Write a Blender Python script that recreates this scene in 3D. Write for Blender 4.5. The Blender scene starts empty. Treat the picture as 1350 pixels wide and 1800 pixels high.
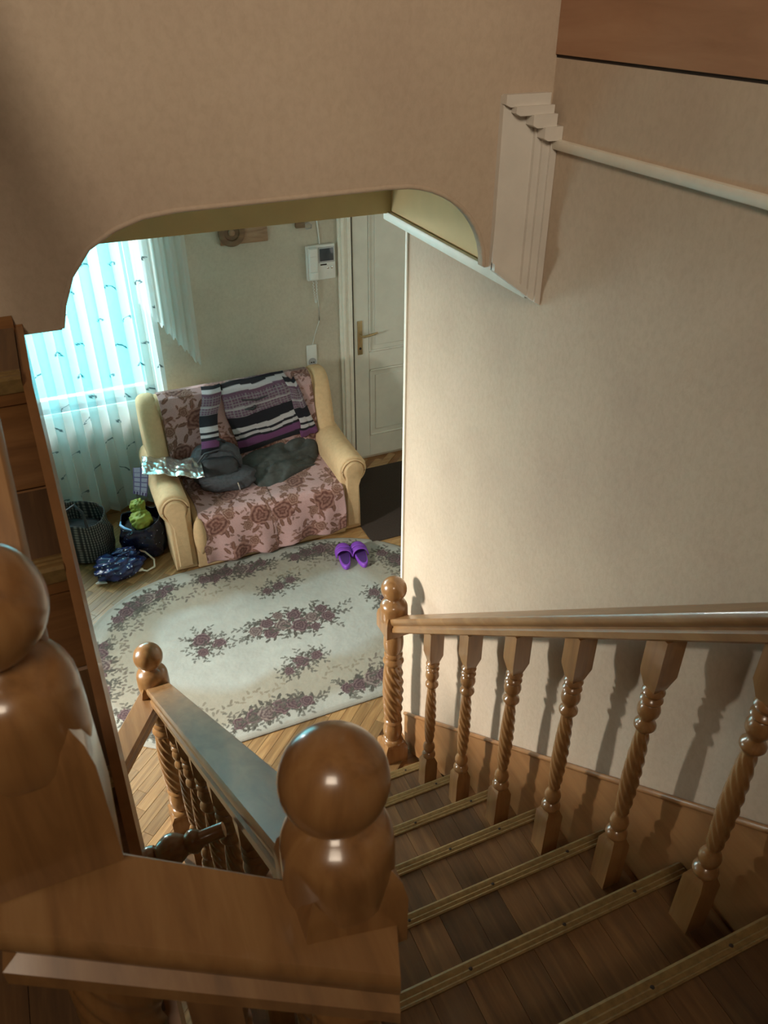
import bpy, bmesh, math, random
import numpy as np
from mathutils import Vector, Matrix

random.seed(7)
RNG = np.random.RandomState(11)
S = bpy.context.scene
COL = S.collection
PI = math.pi

# ------------------------------------------------------------------ camera
H = 3.2
cd = bpy.data.cameras.new('camera')
cam = bpy.data.objects.new('camera', cd)
COL.objects.link(cam)
cd.sensor_fit = 'VERTICAL'
cd.sensor_height = 36.0
cd.lens = 28.0
cd.clip_start = 0.02
cam.location = (0, 0, H)
cam.rotation_euler = (math.radians(90 - 33.69), 0, math.radians(-23.75))
cd.dof.use_dof = True
cd.dof.focus_distance = 3.4
cd.dof.aperture_fstop = 11.0
S.camera = cam

# ------------------------------------------------------------------ world, lights, exposure
W = bpy.data.worlds.new('sky')
S.world = W
W.use_nodes = True
bgn = W.node_tree.nodes['Background']
bgn.inputs[0].default_value = (0.05, 0.84, 1.0, 1)
bgn.inputs[1].default_value = 5.0

def area(name, loc, target, size, size_y, power, color):
    l = bpy.data.lights.new(name, 'AREA')
    l.shape = 'RECTANGLE'
    l.size = size
    l.size_y = size_y
    l.energy = power
    l.color = color
    o = bpy.data.objects.new(name, l)
    COL.objects.link(o)
    o.location = loc
    o.rotation_euler = (Vector(target) - Vector(loc)).to_track_quat('-Z', 'Y').to_euler()
    return o
area('daylight_outside', (-1.0, 6.3, 2.15), (0.9, 2.8, 0.9), 1.1, .75, 175, (1.0, 0.97, 0.92))
area('added_side_light', (-2.05, 3.05, 1.86), (1.2, 2.2, 1.4), .75, .5, 330, (1.0, 0.94, 0.84))  # light from the left, through an added window out of view
area('upstairs_fill', (-0.55, -1.0, 4.5), (0.75, 1.75, 3.3), 0.9, 0.7, 14, (1.0, 0.83, 0.63)).data.spread = math.radians(95)  # added warm fill for the stairwell, no known lamp up there
area('hall_side_fill', (3.1, 3.7, 1.7), (1.4, 4.2, 0.8), 1.0, 1.2, 5, (1.0, 0.95, 0.88))  # added weak fill at the hall's right end, no opening there

S.view_settings.view_transform = 'Standard'
S.view_settings.look = 'None'
S.view_settings.exposure = 0.0
S.view_settings.gamma = 1.0
S.view_settings.use_curve_mapping = False

# ------------------------------------------------------------------ helpers
def srgb(r, g, b):
    f = lambda c: (c / 255 / 12.92) if c / 255 <= 0.04045 else ((c / 255 + 0.055) / 1.055) ** 2.4
    return (f(r), f(g), f(b), 1)

class N:
    def __init__(s, name):
        s.m = bpy.data.materials.new(name)
        s.m.use_nodes = True
        s.t = s.m.node_tree
        s.b = s.t.nodes['Principled BSDF']
        s.out = s.t.nodes['Material Output']
    def n(s, kind, **kw):
        x = s.t.nodes.new(kind)
        for k, v in kw.items():
            setattr(x, k, v)
        return x
    def l(s, a, b):
        s.t.links.new(a, b)
    def coords(s, scale, rot=(0, 0, 0), out='Object'):
        tc = s.n('ShaderNodeTexCoord')
        mp = s.n('ShaderNodeMapping')
        mp.inputs['Scale'].default_value = scale
        mp.inputs['Rotation'].default_value = rot
        s.l(tc.outputs[out], mp.inputs[0])
        return mp.outputs[0]
    def noise(s, vec, scale, detail=4, rough=.55, dist=0):
        x = s.n('ShaderNodeTexNoise')
        x.inputs['Scale'].default_value = scale
        x.inputs['Detail'].default_value = detail
        x.inputs['Roughness'].default_value = rough
        x.inputs['Distortion'].default_value = dist
        if vec is not None:
            s.l(vec, x.inputs['Vector'])
        return x.outputs['Fac']
    def ramp(s, fac, stops):
        x = s.n('ShaderNodeValToRGB')
        e = x.color_ramp.elements
        while len(e) < len(stops):
            e.new(0.5)
        for i, (p, c) in enumerate(stops):
            e[i].position = p
            e[i].color = c
        s.l(fac, x.inputs[0])
        return x.outputs[0]
    def mix(s, a, b, fac, mode='MIX'):
        x = s.n('ShaderNodeMix', data_type='RGBA', blend_type=mode)
        for v, i in ((fac, 0), (a, 6), (b, 7)):
            if hasattr(v, 'links') or hasattr(v, 'is_linked'):
                s.l(v, x.inputs[i])
            else:
                x.inputs[i].default_value = v
        return x.outputs[2]
    def bump(s, h, strength=.2, dist=.002):
        x = s.n('ShaderNodeBump')
        x.inputs['Strength'].default_value = strength
        x.inputs['Distance'].default_value = dist
        s.l(h, x.inputs['Height'])
        s.l(x.outputs[0], s.b.inputs['Normal'])
    def set(s, **kw):
        for k, v in kw.items():
            s.b.inputs[k.replace('_', ' ')].default_value = v
        return s

def plain(name, c, rough=.6, metal=0, var=.12, scale=30, bump=0, coat=0):
    k = N(name)
    v = k.coords((1, 1, 1))
    f = k.noise(v, scale)
    d = tuple(x * (1 - var) for x in c[:3]) + (1,)
    e = tuple(min(1, x * (1 + var)) for x in c[:3]) + (1,)
    k.l(k.ramp(f, [(.3, d), (.7, e)]), k.b.inputs['Base Color'])
    k.set(Roughness=rough, Metallic=metal)
    if coat:
        k.set(Coat_Weight=coat, Coat_Roughness=.1)
    if bump:
        k.bump(f, bump)
    return k.m

def wood(name, dark, mid, light, grain=(18, 18, 1.2), rough=.32, coat=.5, rnd=0):
    k = N(name)
    v = k.coords(grain)
    oi = k.n('ShaderNodeObjectInfo')
    add = k.n('ShaderNodeVectorMath', operation='ADD')
    mul = k.n('ShaderNodeVectorMath', operation='SCALE')
    mul.inputs['Scale'].default_value = 37.0
    cmb = k.n('ShaderNodeCombineXYZ')
    for i in range(3):
        k.l(oi.outputs['Random'], cmb.inputs[i])
    k.l(cmb.outputs[0], mul.inputs[0])
    k.l(v, add.inputs[0])
    k.l(mul.outputs[0], add.inputs[1])
    f = k.noise(add.outputs[0], 2.2, 6, .6, .6)
    c = k.ramp(f, [(.28, dark), (.5, mid), (.74, light)])
    if rnd:
        g = k.ramp(oi.outputs['Random'], [(0, (1 - rnd,) * 3 + (1,)), (1, (1 + rnd * .6,) * 3 + (1,))])
        c = k.mix(c, g, 1.0, 'MULTIPLY')
    k.l(c, k.b.inputs['Base Color'])
    k.set(Roughness=rough, Coat_Weight=coat, Coat_Roughness=.12)
    k.bump(f, .06, .002)
    return k.m

def painted(name, rough=.9, sheen=.0, bump=.25, scale=260):
    k = N(name)
    a = k.n('ShaderNodeVertexColor', layer_name='Col')
    v = k.coords((1, 1, 1))
    f = k.noise(v, scale, 3)
    c = k.mix(a.outputs[0], k.ramp(f, [(.25, (.72, .72, .72, 1)), (.75, (1.1, 1.1, 1.1, 1))]), 1.0, 'MULTIPLY')
    k.l(c, k.b.inputs['Base Color'])
    k.set(Roughness=rough, Specular_IOR_Level=.2)
    if sheen:
        k.set(Sheen_Weight=sheen)
    k.bump(f, bump, .003)
    return k.m

def wallpaper(name, c1, c2, c3):
    k = N(name)
    v = k.coords((1, 1, 1))
    f1 = k.noise(v, 3.0, 5, .6)
    v2 = k.coords((1, 1, .8))
    f2 = k.noise(v2, 60, 4, .65, .3)
    c = k.ramp(f1, [(.3, c1), (.55, c2), (.75, c3)])
    c = k.mix(c, k.ramp(f2, [(.3, (.84, .82, .80, 1)), (.6, (1, 1, 1, 1))]), .6, 'MULTIPLY')
    k.l(c, k.b.inputs['Base Color'])
    k.set(Roughness=.75, Specular_IOR_Level=.25)
    k.bump(f2, .25, .003)
    return k.m

M = {}
M['paper'] = wallpaper('wallpaper_beige', (.51, .405, .315, 1), (.56, .455, .35, 1), (.585, .475, .375, 1))
M['paper_hall'] = wallpaper('wallpaper_hall', (.50, .44, .35, 1), (.56, .50, .40, 1), (.62, .55, .45, 1))
M['plaster'] = plain('plaster_yellow', (.72, .54, .29, 1), .8, 0, .06, 6, .05)
M['ceiling'] = plain('ceiling_paint', (.72, .68, .60, 1), .85, 0, .04, 5)
M['white'] = plain('white_paint', (.70, .66, .60, 1), .5, 0, .05, 14, .05)
M['trimwhite'] = plain('trim_paint', (.78, .74, .64, 1), .45, 0, .05, 20, .05)
M['door'] = plain('door_paint', (.66, .64, .56, 1), .4, 0, .05, 9, .03)
M['honey'] = wood('varnished_wood', (.175, .082, .029, 1), (.255, .124, .044, 1), (.325, .172, .065, 1), (14, 14, 1.4), .28, .6)
M['honeyX'] = wood('varnished_wood_rail', (.185, .092, .034, 1), (.26, .131, .048, 1), (.335, .185, .073, 1), (14, 1.4, 5), .42, .35)
M['tread'] = wood('tread_wood', (.095, .046, .016, 1), (.150, .073, .025, 1), (.225, .118, .042, 1), (22, 1.6, 8), .5, .2, .42)
M['riser'] = wood('riser_wood', (.16, .07, .024, 1), (.22, .10, .033, 1), (.29, .14, .05, 1), (2, 20, 20), .4, .3, .1)
M['parquet'] = wood('parquet_wood', (.17, .085, .031, 1), (.27, .15, .058, 1), (.39, .235, .10, 1), (1.6, 22, 8), .38, .35, .45)
M['panel'] = wood('panel_wood', (.30, .155, .085, 1), (.37, .20, .115, 1), (.43, .25, .15, 1), (3, 1.2, 8), .45, .2)
M['skirt'] = wood('skirting_wood', (.24, .11, .04, 1), (.30, .145, .055, 1), (.36, .18, .07, 1), (6, 1.2, 9), .4, .3)
M['brass'] = plain('nosing_brass', (.23, .15, .055, 1), .45, .15, .2, 70, .1)
M['dark'] = plain('dark_gap', (.03, .02, .015, 1), .8)
M['fabric'] = plain('tan_upholstery', (.57, .385, .21, 1), .85, 0, .07, 40, .12)
M['throw'] = painted('rose_throw', .9, .15)
M['rug'] = painted('rug_pile', .95, .1, .5, 320)
M['knit'] = painted('striped_knit', .9, .1, .3, 300)
M['rucksack'] = plain('rucksack_cloth', (.055, .058, .068, 1), .75, 0, .25, 60, .2)
M['rucksack2'] = plain('rucksack_black', (.02, .021, .026, 1), .6, 0, .2, 60, .1)
M['trousers'] = plain('trouser_cloth', (.062, .066, .062, 1), .9, 0, .2, 40, .2)
M['foil'] = plain('foil', (.62, .60, .56, 1), .22, .9, .15, 25, .3)
M['purple'] = plain('purple_rubber', (.22, .055, .46, 1), .5, 0, .08, 30)
M['purpledark'] = plain('purple_insole', (.06, .018, .13, 1), .7, 0, .1, 30)
M['mat'] = plain('door_mat', (.030, .019, .013, 1), .95, 0, .3, 120, .6)
M['steel'] = plain('silver_metal', (.7, .7, .68, 1), .25, .9)
M['bronze'] = plain('old_brass', (.42, .31, .16, 1), .35, .7, .1)
M['plastic'] = plain('white_plastic', (.72, .72, .68, 1), .4, 0, .03)
M['plastic_grey'] = plain('grey_plastic', (.42, .43, .44, 1), .4, 0, .05)
M['screen'] = plain('dark_screen', (.05, .06, .075, 1), .12, 0, .3, 8)
M['plaque'] = wood('plaque_wood', (.22, .12, .06, 1), (.32, .19, .11, 1), (.40, .25, .15, 1), (3, 3, 20), .6, .1)
M['plaque_dark'] = wood('plaque_dark_wood', (.13, .07, .035, 1), (.18, .10, .05, 1), (.24, .14, .07, 1), (3, 3, 20), .6, .1)
M['radiator'] = plain('radiator_enamel', (.62, .60, .55, 1), .4)
M['green'] = plain('green_leaf_veg', (.26, .32, .045, 1), .6, 0, .35, 22, .5)
M['cream'] = plain('cream_cord', (.70, .62, .50, 1), .5)

def plaid_mat():
    k = N('plaid_cloth')
    def stripes(rot, sc):
        w = k.n('ShaderNodeTexWave', wave_type='BANDS', bands_direction='X')
        w.inputs['Scale'].default_value = sc
        w.inputs['Distortion'].default_value = .25
        k.l(k.coords((1, 1, 1), rot, 'UV'), w.inputs[0])
        return w.outputs['Fac']
    a = k.ramp(stripes((0, 0, 0), 6.5), [(.35, (.025, .025, .028, 1)), (.6, (.13, .125, .115, 1)), (.92, (.26, .245, .22, 1))])
    b = k.ramp(stripes((0, 0, PI / 2), 4.6), [(.35, (.10, .10, .11, 1)), (.7, (.8, .78, .72, 1))])
    k.l(k.mix(a, b, .75, 'MULTIPLY'), k.b.inputs['Base Color'])
    k.set(Roughness=.75)
    return k.m
M['plaid'] = plaid_mat()

def dotted(name, base, dot, scale, size, rough=.25):
    k = N(name)
    vo = k.n('ShaderNodeTexVoronoi')
    vo.inputs['Scale'].default_value = scale
    k.l(k.coords((1, 1, 1)), vo.inputs['Vector'])
    c = k.ramp(vo.outputs['Distance'], [(size, dot), (size + .06, base)])
    f = k.noise(k.coords((1, 1, 1)), 20)
    k.l(k.mix(c, k.ramp(f, [(.3, (.5, .5, .5, 1)), (.7, (1.3, 1.3, 1.3, 1))]), 1., 'MULTIPLY'), k.b.inputs['Base Color'])
    k.set(Roughness=rough)
    k.bump(f, .5, .01)
    return k.m
M['navybag'] = dotted('navy_plastic', (.007, .010, .030, 1), (.35, .4, .52, 1), 30, .07)
M['bluebag'] = dotted('blue_plastic', (.018, .028, .11, 1), (.62, .66, .75, 1), 34, .13)
M['bagblack'] = plain('black_lining', (.004, .004, .005, 1), .9)
M['bluetrim'] = plain('blue_trim', (.20, .42, .70, 1), .4)

def sheer(name, transp, col, motif=False):
    k = N(name)
    t = k.t
    tr = k.n('ShaderNodeBsdfTransparent')
    tl = k.n('ShaderNodeBsdfTranslucent')
    df = k.n('ShaderNodeBsdfDiffuse')
    m1 = k.n('ShaderNodeMixShader')
    m2 = k.n('ShaderNodeMixShader')
    m1.inputs[0].default_value = .55
    if motif:
        a = k.n('ShaderNodeVertexColor', layer_name='Col')
        k.l(a.outputs[0], tl.inputs[0])
        k.l(a.outputs[0], df.inputs[0])
        ma = k.n('ShaderNodeMath', operation='MULTIPLY')
        ma.inputs[1].default_value = transp
        k.l(a.outputs['Alpha'], ma.inputs[0])
        sub = k.n('ShaderNodeMath', operation='SUBTRACT')
        sub.inputs[0].default_value = 1.0
        k.l(ma.outputs[0], sub.inputs[1])
        k.l(sub.outputs[0], m2.inputs[0])
    else:
        tl.inputs[0].default_value = col
        df.inputs[0].default_value = col
        m2.inputs[0].default_value = 1 - transp
    k.l(df.outputs[0], m1.inputs[1])
    k.l(tl.outputs[0], m1.inputs[2])
    k.l(tr.outputs[0], m2.inputs[1])
    k.l(m1.outputs[0], m2.inputs[2])
    k.l(m2.outputs[0], k.out.inputs[0])
    t.nodes.remove(k.b)
    return k.m
M['sheer'] = sheer('sheer_curtain', .62, (.85, .88, .88, 1), True)
M['jabot'] = sheer('sheer_jabot', .30, (.80, .84, .82, 1))

def glass():
    k = N('window_glass')
    tr = k.n('ShaderNodeBsdfTransparent')
    gl = k.n('ShaderNodeBsdfGlossy')
    gl.inputs['Roughness'].default_value = .02
    mx = k.n('ShaderNodeMixShader')
    mx.inputs[0].default_value = .06
    k.l(tr.outputs[0], mx.inputs[1])
    k.l(gl.outputs[0], mx.inputs[2])
    k.l(mx.outputs[0], k.out.inputs[0])
    k.t.nodes.remove(k.b)
    return k.m
M['glass'] = glass()

# ---- objects
def empty(name, label, cat, loc=(0, 0, 0), rz=0, group=None):
    o = bpy.data.objects.new(name, None)
    COL.objects.link(o)
    o.location = loc
    o.rotation_euler = (0, 0, rz)
    o.empty_display_size = .05
    o['label'] = label
    o['category'] = cat
    if group:
        o['group'] = group
    return o

def tag(o, label, cat, group=None):
    o['label'] = label
    o['category'] = cat
    if group:
        o['group'] = group
    return o

def mesh(bm, name, smooth=40):
    me = bpy.data.meshes.new(name)
    bmesh.ops.recalc_face_normals(bm, faces=bm.faces[:])
    bm.to_mesh(me)
    bm.free()
    if smooth:
        for p in me.polygons:
            p.use_smooth = True
        me.set_sharp_from_angle(angle=math.radians(smooth))
    return me

def link(name, me, mat, parent=None, loc=None, rot=None):
    if mat is not None and not me.materials:
        me.materials.append(mat)
    o = bpy.data.objects.new(name, me)
    COL.objects.link(o)
    if parent is not None:
        o.parent = parent
    if loc is not None:
        o.location = loc
    if rot is not None:
        o.rotation_euler = rot
    return o

def obj(name, bm, mat, parent=None, smooth=40, loc=None, rot=None):
    return link(name, mesh(bm, name, smooth), mat, parent, loc, rot)

def struct(name, bm, mat, parent=None, smooth=30):
    o = obj(name, bm, mat, parent, smooth)
    if parent is None:
        o['kind'] = 'structure'
    return o

def box(bm, a, b, mtx=None):
    x0, y0, z0 = a
    x1, y1, z1 = b
    vs = [bm.verts.new(v) for v in ((x0, y0, z0), (x1, y0, z0), (x1, y1, z0), (x0, y1, z0),
                                    (x0, y0, z1), (x1, y0, z1), (x1, y1, z1), (x0, y1, z1))]
    if mtx is not None:
        for v in vs:
            v.co = mtx @ v.co
    fs = [bm.faces.new([vs[i] for i in q]) for q in ((3, 2, 1, 0), (4, 5, 6, 7), (0, 1, 5, 4), (1, 2, 6, 5), (2, 3, 7, 6), (3, 0, 4, 7))]
    return vs, fs

def rbox(bm, a, b, r=.01, seg=2, mtx=None):
    t = bmesh.new()
    box(t, a, b)
    bmesh.ops.bevel(t, geom=t.edges[:], offset=r, segments=seg, profile=.5, affect='EDGES')
    if mtx is not None:
        bmesh.ops.transform(t, matrix=mtx, verts=t.verts[:])
    merge(bm, t)

def merge(bm, t):
    me = bpy.data.meshes.new('tmp')
    t.to_mesh(me)
    t.free()
    bm.from_mesh(me)
    bpy.data.meshes.remove(me)

def B(*boxes, r=0, seg=2):
    bm = bmesh.new()
    for a, b in boxes:
        if r:
            rbox(bm, a, b, r, seg)
        else:
            box(bm, a, b)
    return bm

def prism(bm, pts, d0, d1, axis='Y'):
    """extrude a 2D outline along an axis. axis Y: pts are (x,z); X: (y,z); Z: (x,y)"""
    def P(p, d):
        if axis == 'Y':
            return (p[0], d, p[1])
        if axis == 'X':
            return (d, p[0], p[1])
        return (p[0], p[1], d)
    A = [bm.verts.new(P(p, d0)) for p in pts]
    C = [bm.verts.new(P(p, d1)) for p in pts]
    n = len(pts)
    bm.faces.new(A)
    bm.faces.new(C[::-1])
    for i in range(n):
        bm.faces.new((A[i], C[i], C[(i + 1) % n], A[(i + 1) % n]))

def lathe(bm, prof, seg=32, tw=None, cx=0, cy=0, cap=True):
    """prof: list of (z, r); tw(z) -> (amplitude, lobes, phase)"""
    rings = []
    for z, r in prof:
        ring = []
        for i in range(seg):
            a = 2 * PI * i / seg
            rr = r
            if tw:
                am, lo, ph = tw(z)
                rr = r * (1 + am * math.cos(lo * a + ph))
            ring.append(bm.verts.new((cx + rr * math.cos(a), cy + rr * math.sin(a), z)))
        rings.append(ring)
    for j in range(len(rings) - 1):
        for i in range(seg):
            k = (i + 1) % seg
            bm.faces.new((rings[j][i], rings[j][k], rings[j + 1][k], rings[j + 1][i]))
    if cap:
        bm.faces.new(rings[0][::-1])
        bm.faces.new(rings[-1])

def loft(bm, rings, cap0=True, cap1=True):
    R = [[bm.verts.new(p) for p in r] for r in rings]
    n = len(R[0])
    for j in range(len(R) - 1):
        for i in range(n):
            k = (i + 1) % n
            bm.faces.new((R[j][i], R[j][k], R[j + 1][k], R[j + 1][i]))
    if cap0:
        bm.faces.new(R[0][::-1])
    if cap1:
        bm.faces.new(R[-1])
    return R

def tube(bm, pts, r, seg=8):
    pts = [Vector(p) for p in pts]
    rings = []
    up = Vector((0, 0, 1))
    for i, p in enumerate(pts):
        d = (pts[min(i + 1, len(pts) - 1)] - pts[max(i - 1, 0)]).normalized()
        s = d.cross(up)
        if s.length < 1e-3:
            s = d.cross(Vector((1, 0, 0)))
        s.normalize()
        u = s.cross(d)
        rr = r[i] if isinstance(r, (list, tuple)) else r
        rings.append([p + s * rr * math.cos(2 * PI * k / seg) + u * rr * math.sin(2 * PI * k / seg) for k in range(seg)])
    loft(bm, rings)

def sphere(bm, c, r, u=32, v=20, sc=(1, 1, 1)):
    bmesh.ops.create_uvsphere(bm, u_segments=u, v_segments=v, radius=r,
                              matrix=Matrix.Translation(c) @ Matrix.Diagonal((*sc, 1)))

def grid_mesh(name, P, colors=None, closed=False, flip=False):
    """P: array (n, m, 3) of points -> smooth mesh with an optional colour attribute"""
    n, m = P.shape[:2]
    idx = np.arange(n * m).reshape(n, m)
    q = np.stack([idx[:-1, :-1], idx[1:, :-1], idx[1:, 1:], idx[:-1, 1:]], -1).reshape(-1, 4)
    if flip:
        q = q[:, ::-1]
    me = bpy.data.meshes.new(name)
    me.vertices.add(n * m)
    me.vertices.foreach_set('co', P.reshape(-1).astype(np.float32))
    me.loops.add(q.size)
    me.loops.foreach_set('vertex_index', q.reshape(-1).astype(np.int32))
    me.polygons.add(len(q))
    me.polygons.foreach_set('loop_start', np.arange(0, q.size, 4, dtype=np.int32))
    me.polygons.foreach_set('loop_total', np.full(len(q), 4, np.int32))
    me.update(calc_edges=True)
    me.validate()
    me.polygons.foreach_set('use_smooth', np.ones(len(me.polygons), bool))
    if colors is not None:
        a = me.color_attributes.new('Col', 'FLOAT_COLOR', 'POINT')
        c = colors.reshape(n * m, -1)
        if c.shape[1] == 3:
            c = np.hstack([c, np.ones((len(c), 1))])
        a.data.foreach_set('color', c.reshape(-1).astype(np.float32))
    return me

def thicken(o, t):
    md = o.modifiers.new('thickness', 'SOLIDIFY')
    md.thickness = t
    md.offset = 0
    return o

def copy_parts(src, dst):
    for ch in src.children:
        c = ch.copy()
        COL.objects.link(c)
        c.parent = dst
        for g in ch.children:
            d = g.copy()
            COL.objects.link(d)
            d.parent = c

def vnoise(x, y, seed=0):
    """smooth 2D value noise in -1..1"""
    r = np.random.RandomState(seed)
    T = r.rand(64, 64) * 2 - 1
    xi = np.floor(x).astype(int)
    yi = np.floor(y).astype(int)
    fx = x - xi
    fy = y - yi
    fx = fx * fx * (3 - 2 * fx)
    fy = fy * fy * (3 - 2 * fy)
    g = lambda a, b: T[a % 64, b % 64]
    return (g(xi, yi) * (1 - fx) + g(xi + 1, yi) * fx) * (1 - fy) + (g(xi, yi + 1) * (1 - fx) + g(xi + 1, yi + 1) * fx) * fy

# ------------------------------------------------------------------ dimensions
XW = 1.20          # stair wall
YF = 1.75          # arched wall, face towards the stairs
YB = 5.174         # hall back wall
ZL = 1.748         # half landing
RISE, RUN = .2185, .2674
YN = lambda k: .262 + RUN * k        # nosings of the lower flight
ZN = lambda k: RISE * (8 - k)

# ------------------------------------------------------------------ large structure
XL = -1.35
XR = 3.3
floor = struct('floor', B(((XL, -1.3, -.12), (XR, YB, 0))), M['riser'])
# back wall with the window opening
WX0, WX1, WZ0, WZ1 = -1.05, .60, .84, 2.35
struct('wall_back', B(((XL, YB, 0), (WX0, YB + .22, 2.52)), ((WX1, YB, 0), (XR, YB + .22, 2.52)),
                      ((WX0, YB, 0), (WX1, YB + .22, WZ0)), ((WX0, YB, WZ1), (WX1, YB + .22, 2.52))), M['paper_hall'])
LY0, LY1, LZ0, LZ1 = 2.76, 3.30, .95, 1.90      # added unseen window in the hall's left wall, opening shapes the side light
struct('wall_left', B(((XL - .12, -1.3, 0), (XL, LY0, 5.4)), ((XL - .12, LY1, 0), (XL, YB + .22, 5.4)),
                      ((XL - .12, LY0, 0), (XL, LY1, LZ0)), ((XL - .12, LY0, LZ1), (XL, LY1, 5.4))), M['paper'])
struct('window_added', B(((XL - .10, LY0, LZ0), (XL - .05, LY0 + .05, LZ1)), ((XL - .10, LY1 - .05, LZ0), (XL - .05, LY1, LZ1)),
                     ((XL - .10, LY0, LZ0), (XL - .05, LY1, LZ0 + .05)), ((XL - .10, LY0, LZ1 - .04), (XL - .05, LY1, LZ1)), r=.005), M['trimwhite'])
struct('wall_far_right', B(((XR, 2.4, 0), (XR + .12, YB + .22, 2.6))), M['paper_hall'])
struct('wall_behind', B(((XL - .12, -1.42, 0), (1.5, -1.3, 5.4))), M['paper'])
struct('ceiling', B(((XL - .12, 2.67, 2.52), (XR + .12, YB + .22, 2.62)), ((XL - .12, YF + .1, 3.2), (XW + .2, 2.67, 3.3))), M['ceiling'])
struct('ceiling_upper', B(((XL - .12, -1.42, 5.4), (1.5, YF + .1, 5.5))), M['ceiling'])
struct('trim_1', B(((XL, 2.67, 2.52), (XW, 2.73, 3.25))), M['plaster']).location.y = -.005
# stair wall with its papered lower part, plaster band behind the arch, papered upper part
bm = B(((XW, -1.3, 0), (XW + .12, 2.52, 2.50)), ((XW, -1.3, 2.50), (XW + .12, YF + .02, 3.055)), ((XW + .02, -1.3, 3.055), (XW + .12, YF + .02, 5.4)))
struct('wall_right', bm, M['paper'])
struct('wall_right_lintel', B(((XW, YF + .02, 2.50), (XW + .12, 2.67, 3.25))), M['plaster'])
struct('wall_hall_front', B(((XW + .12, 2.40, 0), (XR, 2.52, 2.52))), M['paper_hall'])
struct('trim_2', B(((XW - .008, 2.512, 0), (XW + .012, 2.532, 2.5)), r=.006), M['trimwhite'])
struct('trim_3', B(((XW - .016, -1.3, 2.868), (XW, YF, 2.893)), r=.008), M['trimwhite'])
struct('trim_4', B(((XW - .016, 1.76, 2.492), (XW, 2.70, 2.524)), r=.005), M['trimwhite'])

# arched wall
def arch_pts():
    pts = [(-.062, 2.587), (.028, 2.587)]
    ctrl = [(.041, 2.634), (.067, 2.691), (.111, 2.743), (.168, 2.774), (.228, 2.793), (.30, 2.800)]
    pts += ctrl + [(.50, 2.802), (.777, 2.805)]
    # quarter round on the right
    cx, cz, rx, rz = .800, 2.596, .246, .209
    for i in range(1, 13):
        a = PI / 2 * (1 - i / 12)
        pts.append((cx + rx * math.cos(a), cz + rz * math.sin(a)))
    return pts
ap = arch_pts()
bm = bmesh.new()
outline = [(XL, 5.4), (XL, 2.30), (-.062, 2.30)] + ap + [(XW, 2.596), (XW, 5.4)]
prism(bm, outline, YF, YF + .03, 'Y')
wf = struct('wall_front', bm, M['paper'])
# raised bead along the edge of the arch
bm = bmesh.new()
tube(bm, [(x, YF + .002, z + .004) for x, z in ap[1:]], .006, 8)
struct('trim_5', bm, M['paper'], smooth=60)
# moulded white block in the corner
bm = bmesh.new()
prism(bm, [(1.060, 2.592), (1.199, 2.489), (1.199, 2.880), (1.178, 2.984), (1.060, 2.984)], YF - .016, YF + .005, 'Y')
prism(bm, [(1.146, 2.528), (1.199, 2.489), (1.199, 2.884), (1.146, 2.930)], YF - .026, YF - .014, 'Y')
prism(bm, [(1.163, 2.515), (1.199, 2.489), (1.199, 2.884), (1.163, 2.914)], YF - .034, YF - .024, 'Y')
prism(bm, [(1.182, 2.501), (1.199, 2.489), (1.199, 2.884), (1.182, 2.898)], YF - .041, YF - .032, 'Y')
prism(bm, [(1.060, 2.592), (1.199, 2.489), (1.199, 2.507), (1.060, 2.610)], YF - .030, YF - .012, 'Y')
for x0, x1, z0, z1, d in ((1.058, 1.176, 2.962, 2.988, .030), (1.080, 1.182, 2.944, 2.964, .040), (1.122, 1.186, 2.918, 2.946, .050), (1.150, 1.199, 2.890, 2.920, .058)):
    prism(bm, [(x0, z0 + .006), (x0 + .012, z0), (x1, z0), (x1, z1), (x0, z1)], YF - d, YF - .010, 'Y')
struct('trim_6', bm, M['white'])
# wooden cladding above the papered stair wall: boards over a dark strip coloured as the shadow gap
struct('trim_7', B(((XW - .004, -1.3, 3.062), (XW + .02, YF - .001, 3.34)), ((XW - .004, -1.3, 3.35), (XW + .02, YF - .001, 3.62))), M['panel'])
struct('trim_gap_shade', B(((XW + .001, -1.3, 3.055), (XW + .02, YF - .001, 3.0625))), M['dark'])

# half landing
struct('floor_landing', B(((XL, -1.3, ZL - .2), (XW, .235, ZL)), ((XL, .235, ZL - .2), (-.03, .60, ZL))), M['tread'])

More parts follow.
